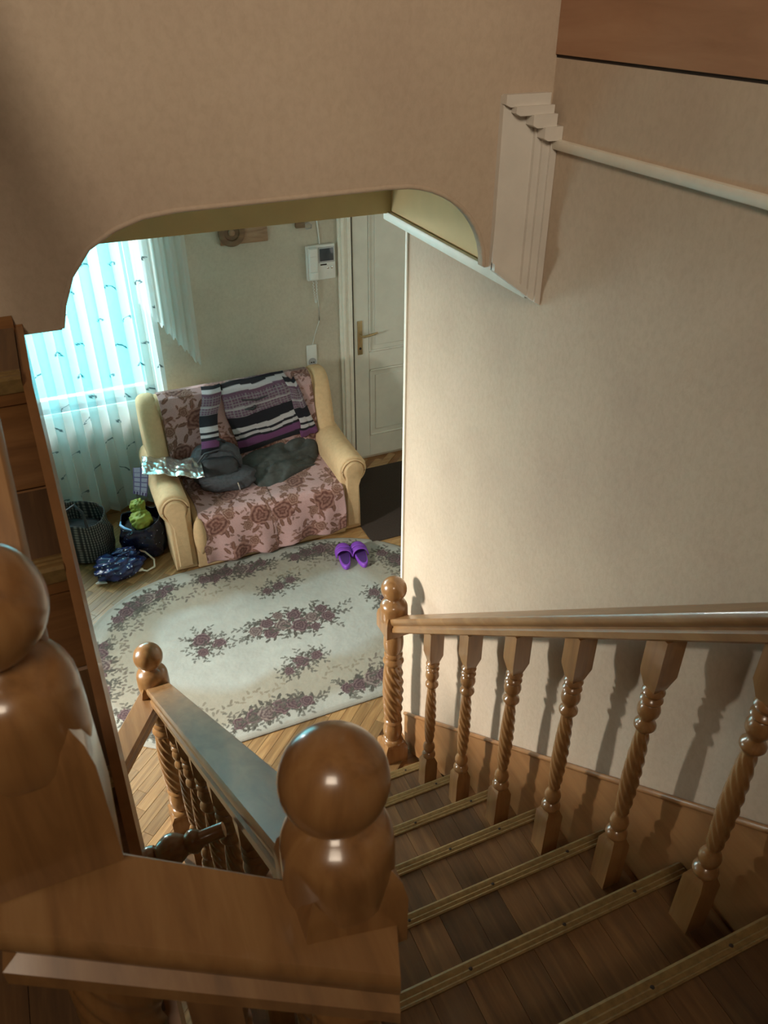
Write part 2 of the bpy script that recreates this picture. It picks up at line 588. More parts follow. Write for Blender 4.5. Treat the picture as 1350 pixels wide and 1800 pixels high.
# ------------------------------------------------------------------ lower flight
def xleft(y):
    return .012 + (2.408 - y) * .045
low = empty('staircase', 'lower wooden stair flight going down to the hall beside the papered wall', 'staircase', (0, 0, 0))
plank_me = mesh(B(((-.0447, 0, -.018), (.0447, .272, 0))), 'plank', 0)
screw_bm = bmesh.new()
lathe(screw_bm, [(0, .005), (.0022, .004), (.003, .0015)], 10)
screw_me = mesh(screw_bm, 'screw')
def nosing_bm(x0, x1):
    b = bmesh.new()
    # ribbed strip folded over the edge, profile in (y, z), front is +y
    pr = [(-.036, 0), (-.036, .004), (-.032, .006), (-.028, .004), (-.020, .006), (-.016, .004), (-.008, .006), (-.003, .006), (.003, .002), (.003, -.020), (0, -.020), (0, 0)]
    prism(b, pr, x0, x1, 'X')
    return b
for k in range(0, 8):
    y1, z1 = YN(k), ZN(k)
    y0 = YN(k - 1)
    xl = xleft(y1)
    # tread: carcass, planks, nosing strip
    t = obj('tread', B(((xl, y0 - .02, z1 - .045), (XW - .016, y1, z1 - .018))), M['riser'], low)
    if k > 0:
        x = xl + .0455
        while x < XW - .05:
            link('plank', plank_me, M['tread'], t, (x, y0 - .008 + random.uniform(-.001, .001), z1 + random.uniform(-.0008, .0006)))
            x += .0905
    ns = obj('nosing_strip', nosing_bm(xl, XW - .02), M['brass'], low, 20, (0, y1, z1))
    for sx in (.30, .55, .80, 1.02):
        link('screw', screw_me, M['dark'], ns, (sx + random.uniform(-.03, .03), -.018, .0045))
    obj('riser', B(((xl + .004, y1 - .022, z1 - RISE), (XW - .016, y1 - .006, z1 - .018))), M['riser'], low)
# strings
def slope_board(x0, x1, ya, yb, zf, depth, up):
    b = bmesh.new()
    prism(b, [(ya, zf(ya) + up), (yb, zf(yb) + up), (yb, max(0.0, zf(yb) + up - depth)), (ya, zf(ya) + up - depth)], x0, x1, 'X')
    return b
nose_line = lambda y: ZN(6) + .817 * (YN(6) - y)
b = bmesh.new()
sk = lambda y: .24 + .81 * (2.39 - y)
prism(b, [(-.2, sk(-.2)), (2.44, sk(2.44)), (2.44, 0), (2.36, 0), (-.2, sk(-.2) - .65)], XW - .016, XW, 'X')
struct('baseboard_right', b, M['skirt'])
b = bmesh.new()
tube(b, [(XW - .014, y, sk(y) + .004) for y in (-.2, 2.44)], .009, 10)
struct('trim_9', b, M['skirt'], smooth=60)
bm = bmesh.new()
A = [(xleft(y) - .004, y, nose_line(y) - .02 + d) for y, d in ((.30, 0), (2.12, 0))]
lo = [(xleft(.30) - .004, .30, nose_line(.30) - .36), (xleft(2.12) - .004, 2.12, 0.0), (xleft(1.9) - .004, 1.80, 0.0)]
ring0 = [A[0], A[1], lo[1], lo[2], lo[0]]
v0 = [bm.verts.new(p) for p in ring0]
v1 = [bm.verts.new((p[0] - .024, p[1], p[2])) for p in ring0]
bm.faces.new(v0)
bm.faces.new(v1[::-1])
for i in range(5):
    j = (i + 1) % 5
    bm.faces.new((v0[i], v1[i], v1[j], v0[j]))
obj('string_board', bm, M['skirt'], low)

# ------------------------------------------------------------------ upper flight
up = empty('staircase', 'upper wooden stair flight climbing along the left edge beside the hall', 'staircase', (0, 0, 0))
UY = [.5935 + .279 * j for j in range(5)]           # riser fronts
UZ = [ZL + RISE * (j + 1) for j in range(5)]
for j in range(4):
    y0, z1 = UY[j], UZ[j]
    y1 = UY[j + 1] if j < 3 else YF
    t = obj('tread', B(((XL + .005, y0, z1 - .045), (-.062, min(y1 + .01, YF - .003), z1 - .018))), M['riser'], up)
    x = -.062 - .0455
    while x > -.75:
        p = link('plank', plank_me, M['tread'], t, (x, y0 + .002, z1 + random.uniform(-.0008, .0006)))
        x -= .0905
    b = bmesh.new()
    prism(b, [(.040, 0), (.040, .004), (.032, .006), (.028, .004), (.020, .006), (.016, .004), (.008, .006), (.003, .006), (-.003, .002), (-.003, -.022), (0, -.022), (0, 0)], XL + .005, -.062, 'X')
    obj('nosing_strip', b, M['brass'], up, 20, (0, y0, z1))
    obj('riser', B(((XL + .005, y0 + .006, z1 - RISE), (-.064, y0 + .022, z1 - .018))), M['riser'], up)
un = lambda y: UZ[0] + (RISE / .279) * (y - UY[0])
b = bmesh.new()
prism(b, [(.575, un(.575) + .008), (1.43, un(1.43) - .012), (YF - .003, un(1.43) - .012), (YF - .003, un(YF) - .26), (.575, un(.575) - .26)], -.062, -.046, 'X')
obj('string_board', b, M['skirt'], up)
b = bmesh.new()
prism(b, [(.60, un(.60) - .24), (YF - .003, un(YF) - .24), (YF - .003, un(YF) - .26), (.60, un(.60) - .26)], XL + .005, -.062, 'X')
obj('soffit_panel', b, M['riser'], up)

# ------------------------------------------------------------------ balusters, newels, rails
def block(bm, z0, z1, s, ch=.012):
    """square block with chamfered shoulders"""
    h = s / 2
    i = h * .68
    rings = []
    for z, w in ((z0, i), (z0 + ch, h), (z1 - ch, h), (z1, i)):
        rings.append([(-w, -w, z), (w, -w, z), (w, w, z), (-w, w, z)])
    loft(bm, rings)

def arcprof(z0, r0, z1, r1, n=6, bulge=0):
    return [(z0 + (z1 - z0) * i / n, r0 + (r1 - r0) * i / n + bulge * math.sin(PI * i / n)) for i in range(n + 1)]

def baluster_mesh():
    bm = bmesh.new()
    s = .058
    # foot block
    h = s / 2
    loft(bm, [[(-h, -h, -.002), (h, -h, -.002), (h, h, -.002), (-h, h, -.002)],
              [(-h, -h, .168), (h, -h, .168), (h, h, .168), (-h, h, .168)],
              [(-h * .66, -h * .66, .195), (h * .66, -h * .66, .195), (h * .66, h * .66, .195), (-h * .66, h * .66, .195)]])
    # top block, tapering shoulders below
    loft(bm, [[(-h * .62, -h * .62, .755), (h * .62, -h * .62, .755), (h * .62, h * .62, .755), (-h * .62, h * .62, .755)],
              [(-h, -h, .800), (h, -h, .800), (h, h, .800), (-h, h, .800)],
              [(-h, -h, .925), (h, -h, .925), (h, h, .925), (-h, h, .925)]])
    pr = []
    pr += arcprof(.192, .019, .224, .020, 5, .010)
    pr += arcprof(.227, .016, .285, .015, 7, .010)
    pr += [(.291, .0145), (.298, .017)]
    n = 56
    Z0, Z1 = .302, .606
    for i in range(n + 1):
        f = i / n
        pr.append((Z0 + (Z1 - Z0) * f, .0175 + .0055 * math.sin(PI * f) ** .8 - .002 * f))
    pr += [(.611, .0155)]
    pr += arcprof(.615, .017, .647, .017, 5, .010)
    pr += [(.653, .0155)]
    pr += arcprof(.657, .018, .705, .021, 6, .008)
    pr += arcprof(.708, .018, .728, .018, 4, .009)
    pr += arcprof(.731, .018, .757, .018, 4, .009)
    def tw(z):
        a = .085 if Z0 <= z <= Z1 else 0
        return (a, 7, z * 150)
    lathe(bm, pr, 42, tw)
    return mesh(bm, 'baluster', 42)
BAL = baluster_mesh()

def newel_body(total, block_len=.118, low_base=.10):
    """body from z=0 up to the foot of the finial; returns mesh"""
    bm = bmesh.new()
    s = .113
    h = s / 2
    zt = total
    def sq(w, z):
        return [(-w, -w, z), (w, -w, z), (w, w, z), (-w, w, z)]
    loft(bm, [sq(h * .7, zt - block_len - .012), sq(h, zt - block_len + .004), sq(h, zt - .046), sq(h * .92, zt - .022), sq(h * .70, zt)])
    loft(bm, [sq(h, 0), sq(h, low_base), sq(h * .75, low_base + .02)])
    zb = zt - block_len
    pr = []
    L = zb - low_base
    q = lambda f: low_base + L * f
    pr += arcprof(q(.0), .042, q(.05), .042, 4, .008)
    pr += arcprof(q(.055), .035, q(.19), .037, 8, .011)
    pr += arcprof(q(.20), .035, q(.235), .035, 4, .010)
    n = 60
    for i in range(n + 1):
        f = i / n
        pr.append((q(.245) + (q(.72) - q(.245)) * f, .038 + .008 * math.sin(PI * f) ** .7))
    pr += arcprof(q(.73), .039, q(.775), .039, 4, .009)
    pr += arcprof(q(.785), .036, q(.83), .036, 4, .007)
    pr += arcprof(q(.84), .041, q(.97), .042, 6, .004)
    pr += arcprof(q(.975), .039, q(1.0), .039, 3, .007)
    za, zc = q(.245), q(.72)
    def tw(z):
        return (.075 if za <= z <= zc else 0, 8, z * 105)
    lathe(bm, pr, 64, tw)
    return mesh(bm, 'newel_post', 42)

def finial_mesh(R=.0555):
    """ball, neck and bell; origin at the top of the newel block"""
    bm = bmesh.new()
    pr = [(-.052, .050), (-.050, .059), (-.044, .0605), (-.020, .0610), (.006, .0605), (.020, .0595), (.029, .0570), (.037, .0525), (.043, .0470), (.048, .0405), (.052, .034), (.0555, .0285), (.059, .0255), (.062, .024)]
    cz = .062 + math.sqrt(R * R - .024 ** 2)
    n = 26
    a0 = math.acos(-(math.sqrt(R * R - .024 ** 2)) / R)
    for i in range(1, n):
        a = a0 * (1 - i / n)
        pr.append((cz + R * math.cos(a), R * math.sin(a)))
    pr.append((cz + R, .0008))
    lathe(bm, pr, 48)
    return mesh(bm, 'ball_finial', 60), cz
FIN, FCZ = finial_mesh()

def newel(parent, x, y, zball, zbase, block_len=.118, rz=0):
    tot = zball - FCZ - zbase
    b = link('newel_post', newel_body(tot, block_len), M['honey'], parent, (x, y, zbase), (0, 0, rz))
    link('ball_finial', FIN, M['honey'], b, (0, 0, tot))
    return b

RAILP = [(-.036, -.074), (-.042, -.068), (-.042, -.050), (-.035, -.044), (-.035, -.037), (-.042, -.031), (-.046, -.020), (-.046, -.006), (-.041, 0),
         (.041, 0), (.046, -.006), (.046, -.020), (.042, -.031), (.035, -.037), (.035, -.044), (.042, -.050), (.042, -.068), (.036, -.074)]
def rail_bm(path, scale=1.0, tall=1.0, lip=0.0):
    """sweep the rail profile along path points (top line)"""
    bm = bmesh.new()
    P = [Vector(p) for p in path]
    rings = []
    for i, p in enumerate(P):
        dirs = []
        if i > 0:
            dirs.append((P[i] - P[i - 1]).normalized())
        if i < len(P) - 1:
            dirs.append((P[i + 1] - P[i]).normalized())
        d = sum(dirs, Vector()).normalized()
        hz = Vector((d.x, d.y, 0)).normalized()
        s = Vector((hz.y, -hz.x, 0))
        k = 1.0
        if len(dirs) == 2:
            d0 = Vector((dirs[0].x, dirs[0].y, 0)).normalized()
            k = 1 / max(.4, d0.dot(hz))
        vs = 1 / max(.5, math.hypot(d.x, d.y))
        rings.append([p + s * ((u + (math.copysign(lip, u) if v < -.047 else 0)) * k * scale) + Vector((0, 0, v * vs * scale * tall)) for u, v in RAILP])
    loft(bm, rings)
    return bm

# right railing beside the wall
rr = empty('stair_railing', 'varnished railing with twisted balusters beside the papered wall', 'railing', (1.095, 2.384, 0))
def inparent(o, par):
    o.matrix_parent_inverse = Matrix.Translation(par.location).inverted()
    return o
def part(o, par):
    return inparent(o, par)
rtop = lambda y: .9015 + .818 * (2.384 - y)
part(newel(rr, 1.095, 2.384, 1.061, 0), rr)
part(obj('handrail', rail_bm([(1.095, 2.405, rtop(2.405)), (1.095, 1.4, rtop(1.4)), (1.095, -.4, rtop(-.4))], .84), M['honeyX'], rr), rr)
for k in range(2, 8):
    part(link('baluster', BAL, M['honey'], rr, (1.095, YN(k - 1) + .144, ZN(k))), rr)

# left railing of the lower flight
lr = empty('stair_railing', 'varnished railing down the open side of the lower flight', 'railing', (.071, 2.408, 0))
part(newel(lr, .071, 2.408, 1.046, 0), lr)
part(newel(lr, .157, .478, 2.554, ZN(1), .13), lr)
ltop = lambda y: .893 + .775 * (2.408 - y)
lx = lambda y: .069 + (2.408 - y) * .0455
part(obj('handrail', rail_bm([(lx(2.38) + .01, 2.38, ltop(2.38)), (lx(1.4) + .01, 1.4, ltop(1.4)), (lx(.50) + .01, .50, ltop(.50))]), M['honeyX'], lr), lr)
for k in range(2, 8):
    y = YN(k - 1) + .144
    o = part(link('baluster', BAL, M['honey'], lr, (lx(y) + .006, y, ZN(k))), lr)
    o.scale.z = (ltop(y) - .035 - ZN(k)) / .925
part(obj('guard_rail', rail_bm([(.060, 2.39, .885), (-.42, 1.67, .870)]), M['honeyX'], lr), lr)
part(newel(lr, -.43, 1.655, 1.03, 0), lr)
# turned tie between upper string and the railing
bm = bmesh.new()
lathe(bm, arcprof(0, .016, .03, .020, 4, .005) + [(.032, .016)] + arcprof(.035, .020, .085, .019, 8, .011) + [(.088, .016)] + arcprof(.09, .018, .115, .016, 4, .006) + [(.118, .014), (.16, .014)], 24)
part(obj('turned_spindle', bm, M['honey'], lr, 42, (-.062, .965, 1.856), (0, math.radians(76), math.radians(-8))), lr)

# landing railing in the foreground
fr = empty('stair_railing', 'short foreground railing joining two ball topped newels at the landing', 'railing', (-.104, .583, ZL))
part(newel(fr, -.104, .583, 2.779, ZL, .19), fr)
pa = Vector((-.124, .530, 2.478))
pb = Vector((.150, .428, 2.372))
pe = pb + (pb - pa) * .17
part(obj('handrail', rail_bm([(-.118, .74, 2.484), pa, pe], 1.0, 1.12, .008), M['honeyX'], fr), fr)
L0, slope = pa, pb - pa
utop = lambda y: 2.70 + .79 * (y - .583)
part(obj('upper_handrail', rail_bm([(-.108, .60, utop(.60)), (-.112, 1.74, utop(1.74))]), M['honeyX'], fr), fr)
for f in (.5,):
    p = L0 + slope * f
    part(link('baluster', BAL, M['honey'], fr, (p.x, p.y, p.z - .925 - .06), (0, 0, math.radians(-23))), fr)

# ------------------------------------------------------------------ hall parquet (herringbone)
pl, pw = .34, .056
pq_me = mesh(B(((-pl / 2, -pw / 2, 0), (pl / 2, pw / 2, .012)), r=.0010, seg=1), 'plank', 30)
def rug_in(x, y, m):
    cx = min(max(x, .45), 1.25)
    return math.hypot(x - cx, y - 3.5) < .75 - m
cells = []
ang = math.radians(42)
ca, sa = math.cos(ang), math.sin(ang)
for i in range(-70, 70):
    for j in range(-14, 14):
        cx_ = (j + (.5 if i % 2 else 0) + .13 * ((i * 7) % 3)) * (pl + .0008)
        cy_ = i * (pw + .0008)
        X = .3 + cx_ * ca - cy_ * sa
        Y = 3.0 + cx_ * sa + cy_ * ca
        if -1.18 < X < 3.1 and 1.2 < Y < 5.05:
            cells.append((X, Y))
cells = [c for c in cells if not rug_in(c[0], c[1], .22)]
cells = [c for c in cells if not (.55 < c[0] < 1.6 and c[1] > 4.45) and not (c[0] > .15 and c[1] < 2.2) and not (c[0] > 1.0 and c[1] < 2.62)]
cells.sort(key=lambda c: min(math.hypot(c[0] - .0, c[1] - 2.6), math.hypot(c[0] - .5, c[1] - 2.65), math.hypot(c[0] - .1, c[1] - 4.35) + .1, math.hypot(c[0] - .9, c[1] - 2.6)))
rest = bmesh.new()
for n_, (X, Y) in enumerate(cells):
    if n_ < 290:
        link('plank', pq_me, M['parquet'], floor, (X, Y, -.0005 + random.uniform(-.0004, .0004)), (0, 0, ang))
    else:
        box(rest, (-pl / 2, -pw / 2, 0), (pl / 2, pw / 2, .0115), Matrix.Translation((X, Y, 0)) @ Matrix.Rotation(ang, 4, 'Z'))
obj('planks', rest, M['parquet'], floor, 0)['kind'] = 'stuff'
ZF = .012

# ------------------------------------------------------------------ rug
def mix(a, b, f):
    f = np.clip(f, 0, 1)[..., None]
    return a * (1 - f) + b * f

def paint_rose(C, U, V, cx, cy, r, cols, seed, sx=1.0, rot=0.0, leaves=7, leafcol=None):
    rs = np.random.RandomState(seed)
    du, dv = U - cx, V - cy
    c, s = math.cos(rot), math.sin(rot)
    du, dv = (du * c + dv * s) / sx, -du * s + dv * c
    sel = (np.hypot(du, dv) < r * 2.0)
    if not sel.any():
        return
    a = np.arctan2(dv, du)
    q = np.hypot(du, dv) * (1 + .16 * vnoise(U / r * 1.6 + 31, V / r * 1.6 + 31, seed % 50) + .10 * vnoise(U / r * 4 + 31, V / r * 4 + 31, seed % 37))
    if leafcol is not None:
        for i in range(leaves):
            la = 2 * PI * (i + rs.rand() * .7) / leaves
            lr_ = r * (1.05 + .35 * rs.rand())
            lx_, ly_ = lr_ * math.cos(la), lr_ * math.sin(la)
            dx, dy = du - lx_, dv - ly_
            t = la + rs.uniform(-.8, .8)
            ex = (dx * math.cos(t) + dy * math.sin(t)) / (r * .42)
            ey = (-dx * math.sin(t) + dy * math.cos(t)) / (r * .17)
            m = (ex ** 2 + ey ** 2) < 1
            C[m] = mix(leafcol[None, :] * np.ones((m.sum(), 1)), leafcol[None] * 1.5, (np.abs(ey[m]) < .15) * 1.0)
    edge = r * (.82 + .16 * np.abs(np.sin(a * 2.5 + seed)) + .05 * np.sin(a * 9 + seed * 2))
    m = q < edge
    sh = np.sin(q / r * 17 + 1.3 * np.sin(a * 3 + seed) + .8 * np.sin(a * 5)) * .5 + .5
    sh = sh * (.45 + .55 * q / r) + .1 * np.sin(a * 11)
    lo_, hi_ = cols
    C[m] = mix(lo_ * np.ones(C[m].shape), hi_ * np.ones(C[m].shape), sh[m])

def paint_sprig(C, U, V, pts, r, col, seed, gap=1.0):
    rs = np.random.RandomState(seed)
    pts = np.array(pts, float)
    seg = np.hypot(*(pts[1:] - pts[:-1]).T)
    tot = seg.sum()
    n = int(tot / (r * .9 * gap))
    cum = np.concatenate([[0], np.cumsum(seg)])
    for i in range(n + 1):
        d_ = tot * i / max(n, 1)
        k = min(np.searchsorted(cum, d_, 'right') - 1, len(seg) - 1)
        f = (d_ - cum[k]) / seg[k]
        p = pts[k] * (1 - f) + pts[k + 1] * f
        t = math.atan2(*(pts[k + 1] - pts[k])[::-1]) + (1 if i % 2 else -1) * rs.uniform(.5, 1.1)
        p = p + np.array([math.cos(t), math.sin(t)]) * r * .6
        dx, dy = U - p[0], V - p[1]
        ex = (dx * math.cos(t) + dy * math.sin(t)) / (r * .7)
        ey = (-dx * math.sin(t) + dy * math.cos(t)) / (r * .30)
        m = (ex ** 2 + ey ** 2) < 1
        C[m] = C[m] * .25 + np.array(col) * .75 * rs.uniform(.8, 1.25)

def rug():
    nx, ny = 470, 310
    # stadium shape: map u,v so the rim is smooth
    X = np.linspace(-.30, 2.00, nx)[:, None] * np.ones((1, ny))
    vv = np.linspace(-1, 1, ny)[None, :]
    cxx = np.clip(X, .45, 1.25)
    half = np.sqrt(np.maximum(.75 ** 2 - (X - cxx) ** 2, .0004))
    Y = 3.5 + vv * half
    U, V = X, Y
    def dist(u, v):
        return np.hypot(u - np.clip(u, .45, 1.25), v - 3.5)
    D = dist(U, V) / .75
    cream = np.array([.35, .35, .315])
    beige = np.array([.285, .255, .20])
    pale = np.array([.34, .33, .29])
    C = np.ones(X.shape + (3,)) * cream
    wob = .03 * np.sin(np.arctan2(V - 3.5, U - .85) * 9) + .02 * vnoise(U * 6, V * 6, 3)
    C = mix(C, beige * np.ones(C.shape), np.clip((D + wob - .43) * 9, 0, 1))
    C = mix(C, pale * np.ones(C.shape), np.clip((D + wob * .4 - .80) * 14, 0, 1))
    C = mix(C, np.array([.29, .27, .23]) * np.ones(C.shape), np.clip((D - .95) * 60, 0, 1))
    C *= (1 + .06 * vnoise(U * 25, V * 25, 5) + .05 * vnoise(U * 5, V * 5, 6))[..., None]
    leaf = np.array([.062, .055, .044])
    dk = (np.array([.055, .028, .032]), np.array([.17, .11, .11]))
    dk2 = (np.array([.07, .042, .042]), np.array([.25, .195, .17]))
    rs = np.random.RandomState(4)
    # centre medallion: an elongated bunch
    for i in range(26):
        a = rs.rand() * 2 * PI
        q = math.sqrt(rs.rand())
        x, y = .96 + q * .30 * math.cos(a), 3.50 + q * .12 * math.sin(a)
        paint_sprig(C, U, V, [(x, y), (x + .09 * math.cos(a), y + .06 * math.sin(a))], .022, leaf, 50 + i, .8)
    for i, (x, y, r) in enumerate([(.72, 3.51, .045), (.80, 3.46, .05), (.80, 3.55, .045), (.89, 3.50, .055), (.97, 3.56, .05), (.98, 3.46, .06), (1.07, 3.50, .05), (1.14, 3.55, .04), (1.16, 3.47, .045), (.88, 3.59, .035), (1.06, 3.41, .035)]):
        paint_rose(C, U, V, x, y, r, dk if i % 3 else dk2, 10 + i, 1.0, 0, 7, leaf)
    # four inner bunches, two of them seen, all placed round the field
    for j, (x, y, r) in enumerate([(.413, 3.565, .07), (.50, 3.50, .05), (.40, 3.46, .045), (.97, 3.86, .055), (1.06, 3.89, .045), (.89, 3.84, .04),
                                   (.885, 3.165, .06), (.98, 3.18, .045), (.80, 3.12, .04), (1.56, 3.483, .07), (1.50, 3.56, .05), (1.52, 3.41, .045)]):
        for i in range(7):
            a = 2 * PI * i / 7 + j
            paint_sprig(C, U, V, [(x, y), (x + r * 1.7 * math.cos(a), y + r * 1.7 * math.sin(a))], .020, leaf, 90 + 9 * j + i, .8)
        paint_rose(C, U, V, x, y, r * .78, dk, 30 + j, 1, 0, 6, leaf)
    # scroll sprigs in the beige ring
    n = 16
    for i in range(n):
        t = 2 * PI * i / n + .15
        q = .66
        px, py = math.cos(t) * .75 * q, math.sin(t) * .75 * q
        cx = .45 if px < -.05 else (1.25 if px > .05 else .85)
        ctr = np.array([cx + px, 3.5 + py])
        tang = np.array([-math.sin(t), math.cos(t)])
        nn = np.array([math.cos(t), math.sin(t)])
        pts = [ctr + tang * s * .13 + nn * .035 * math.sin(s * 5) for s in np.linspace(-1, 1, 9)]
        paint_sprig(C, U, V, pts, .024, np.array([.14, .115, .085]) if i % 2 else np.array([.09, .07, .058]), 300 + i, 1.1)
    for x0 in (.62, 1.08):
        for sgn in (-1, 1):
            pts = [(x0 + s * .13, 3.5 + sgn * (.47 + .03 * math.sin(s * 5))) for s in np.linspace(-1, 1, 9)]
            paint_sprig(C, U, V, pts, .024, np.array([.19, .155, .11]), 350 + int(x0 * 10) + sgn, 1.1)
    # outer garland of roses round the rim
    per = []
    for i in range(72):
        f = i / 72
        L = 2 * .8 + 2 * PI * .62
        s = f * L
        if s < .8:
            per.append((.45 + s, 3.5 - .62))
        elif s < .8 + PI * .62:
            a = -PI / 2 + (s - .8) / .62
            per.append((1.25 + .62 * math.cos(a), 3.5 + .62 * math.sin(a)))
        elif s < 1.6 + PI * .62:
            per.append((1.25 - (s - .8 - PI * .62), 3.5 + .62))
        else:
            a = PI / 2 + (s - 1.6 - PI * .62) / .62
            per.append((.45 + .62 * math.cos(a), 3.5 + .62 * math.sin(a)))
    for i, (x, y) in enumerate(per):
        ph = i % 8
        if ph in (0, 1, 2, 3, 4, 5):
            for k in range(7):
                a = rs.rand() * 2 * PI
                paint_sprig(C, U, V, [(x, y), (x + .085 * math.cos(a), y + .085 * math.sin(a))], .022, leaf * rs.uniform(.8, 1.5), 500 + i * 6 + k, .8)
        if ph in (0, 1, 2, 3, 4, 5):
            paint_rose(C, U, V, x + rs.uniform(-.02, .02), y + rs.uniform(-.02, .02), (.042, .050, .060, .054, .048, .040)[ph], dk if ph != 2 else dk2, 200 + i, 1, 0, 6, leaf)
        elif ph in (6,):
            paint_sprig(C, U, V, [(x - .03, y), (x + .04, y + .02)], .024, leaf * 1.3, 700 + i, 1)
    Z = ZF + .010 + .0008 * vnoise(U * 90, V * 90, 8)
    Z = Z - .006 * np.clip((D - .985) * 70, 0, 1)
    P = np.stack([X, Y, Z], -1)
    o = link('rug', grid_mesh('rug', P, C), M['rug'])
    md = o.modifiers.new('pile', 'SOLIDIFY')
    md.thickness = .009
    md.offset = -1
    tag(o, 'oval cream floral rug with mauve rose garlands on the hall floor', 'rug')
rug()


# ------------------------------------------------------------------ window, curtains, radiator
win = bpy.data.objects.new('window_1', None)
COL.objects.link(win)
win.location = (WX0, YB + .10, WZ0)
win['kind'] = 'structure'
def wp(name, bm, mat):
    return inparent(obj(name, bm, mat, win), win)
fy0, fy1 = YB + .08, YB + .14
wp('window_frame', B(((WX0, fy0, WZ0), (WX0 + .06, fy1, WZ1)), ((WX1 - .06, fy0, WZ0), (WX1, fy1, WZ1)),
                     ((WX0, fy0, WZ0), (WX1, fy1, WZ0 + .06)), ((WX0, fy0, WZ1 - .06), (WX1, fy1, WZ1)),
                     ((-.26, fy0, WZ0), (-.19, fy1, WZ1)), r=.006), M['trimwhite'])
wp('pane', B(((WX0 + .05, YB + .105, WZ0 + .05), (-.25, YB + .112, WZ1 - .05))), M['glass'])
wp('pane', B(((-.20, YB + .105, WZ0 + .05), (WX1 - .05, YB + .112, WZ1 - .05))), M['glass'])
struct('window_sill', B(((WX0 - .01, YB - .012, WZ0 - .03), (WX1 + .01, YB + .09, WZ0)), r=.006), M['trimwhite'])

def curtain():
    n, m = 300, 360
    u = np.linspace(0, 1, n)[:, None]
    v = np.linspace(0, 1, m)[None, :]
    X = -.98 + 1.625 * u + 0 * v
    ph = u * 2 * PI * 13.5 + .5 * np.sin(u * 19) + .35 * np.sin(v * 3 + u * 8)
    amp = .026 + .014 * v + .006 * np.sin(u * 31)
    X = X + .010 * np.sin(ph * 2) * (.5 + v)
    Y = YB - .135 + amp * np.sin(ph)
    Z = 2.46 - 2.36 * v + 0 * u
    C = np.ones((n, m, 4)) * np.array([.82, .86, .86, 1.0])
    # doubled cloth in the folds lets less light through
    C[..., 3] = .74 + .26 * np.cos(ph + .6)
    # printed crescents, strewn in loose rows
    rs = np.random.RandomState(3)
    U, V = -.98 + 1.625 * u + 0 * v, Z
    for i in range(9):
        for j in range(13):
            cx = -.92 + .185 * (i + .5 * (j % 2)) + rs.uniform(-.035, .035)
            cz = .25 + .175 * j + rs.uniform(-.035, .035)
            dx, dz = (U - cx), (V - cz)
            q = np.hypot(dx, dz * 1.25)
            r = .021
            mk = (np.abs(q - r) < .0055) & (dz > -.006)
            C[mk] = np.array([.10, .13, .14, .05])
    # woven band near the hem
    mk = (V < .16) & (V > .13)
    C[mk] = C[mk] * np.array([.8, .8, .8, .8])
    return grid_mesh('sheer_curtain', np.stack([X, Y, Z], -1), C)
cur = link('sheer_curtain', curtain(), M['sheer'])
tag(cur, 'long sheer pleated curtain with small printed crescents over the bright window', 'curtain')

def jabot():
    n, m = 120, 90
    u = np.linspace(0, 1, n)[:, None]
    v = np.linspace(0, 1, m)[None, :]
    X = .56 + .345 * u + 0 * v
    Y = YB - .050 + .018 * np.sin(u * 2 * PI * 5.2 + .6 * v) - .02 * (1 - u)
    step = np.floor(u * 5) / 5
    hem = 1.50 - .50 * (.75 * u + .25 * step) + .012 * np.sin(u * 70)
    Z = 2.46 - (2.46 - hem) * v
    return grid_mesh('curtain_jabot', np.stack([X, Y, Z], -1))
jb = link('curtain_jabot', jabot(), M['jabot'])
tag(jb, 'pale swagged side curtain with a stepped slanting hem right of the sheer curtain', 'curtain')

# ------------------------------------------------------------------ door, casing, things on the back wall
DX0, DX1 = 2.035, 2.90
struct('trim_10', B(((1.925, YB - .022, 0), (2.022, YB, 2.16)), ((DX1 + .012, YB - .022, 0), (DX1 + .11, YB, 2.16)), ((1.925, YB - .022, 2.10), (DX1 + .11, YB, 2.20)), r=.005), M['trimwhite'])
struct('trim_11', B(((1.945, YB - .034, 0), (1.968, YB - .018, 2.10)), ((1.990, YB - .030, 0), (2.020, YB - .018, 2.10)), r=.005), M['trimwhite'])
dr = bpy.data.objects.new('door_1', None)
COL.objects.link(dr)
dr.location = (DX0, YB, 0)
dr['kind'] = 'structure'
def dp(name, bm, mat, par=None, sm=35):
    o = obj(name, bm, mat, par or dr, sm)
    return inparent(o, dr) if par is None else o
dy = YB - .012
st = .115
bm = B(((DX0, dy, .02), (DX0 + st, YB - .001, 2.08)), ((DX1 - st, dy, .02), (DX1, YB - .001, 2.08)), ((DX0 + st, dy, .02), (DX1 - st, YB - .001, .20)),
       ((DX0 + st, dy, .76), (DX1 - st, YB - .001, .90)), ((DX0 + st, dy, 1.96), (DX1 - st, YB - .001, 2.08)), r=.003, seg=1)
leaf_o = dp('door_leaf', bm, M['door'])
for z0, z1 in ((.20, .76), (.90, 1.96)):
    dp('panel', B(((DX0 + st, YB - .004, z0), (DX1 - st, YB - .0005, z1)), ((DX0 + st + .05, YB - .011, z0 + .05), (DX1 - st - .05, YB - .003, z1 - .05)), r=.003, seg=1), M['door'])
    bm = bmesh.new()
    x0, x1 = DX0 + st + .008, DX1 - st - .008
    tube(bm, [(x0, YB - .011, z0 + .008), (x1, YB - .011, z0 + .008)], .007, 8)
    tube(bm, [(x0, YB - .011, z1 - .008), (x1, YB - .011, z1 - .008)], .007, 8)
    tube(bm, [(x0, YB - .011, z0 + .008), (x0, YB - .011, z1 - .008)], .007, 8)
    tube(bm, [(x1, YB - .011, z0 + .008), (x1, YB - .011, z1 - .008)], .007, 8)
    dp('panel_moulding', bm, M['door'])
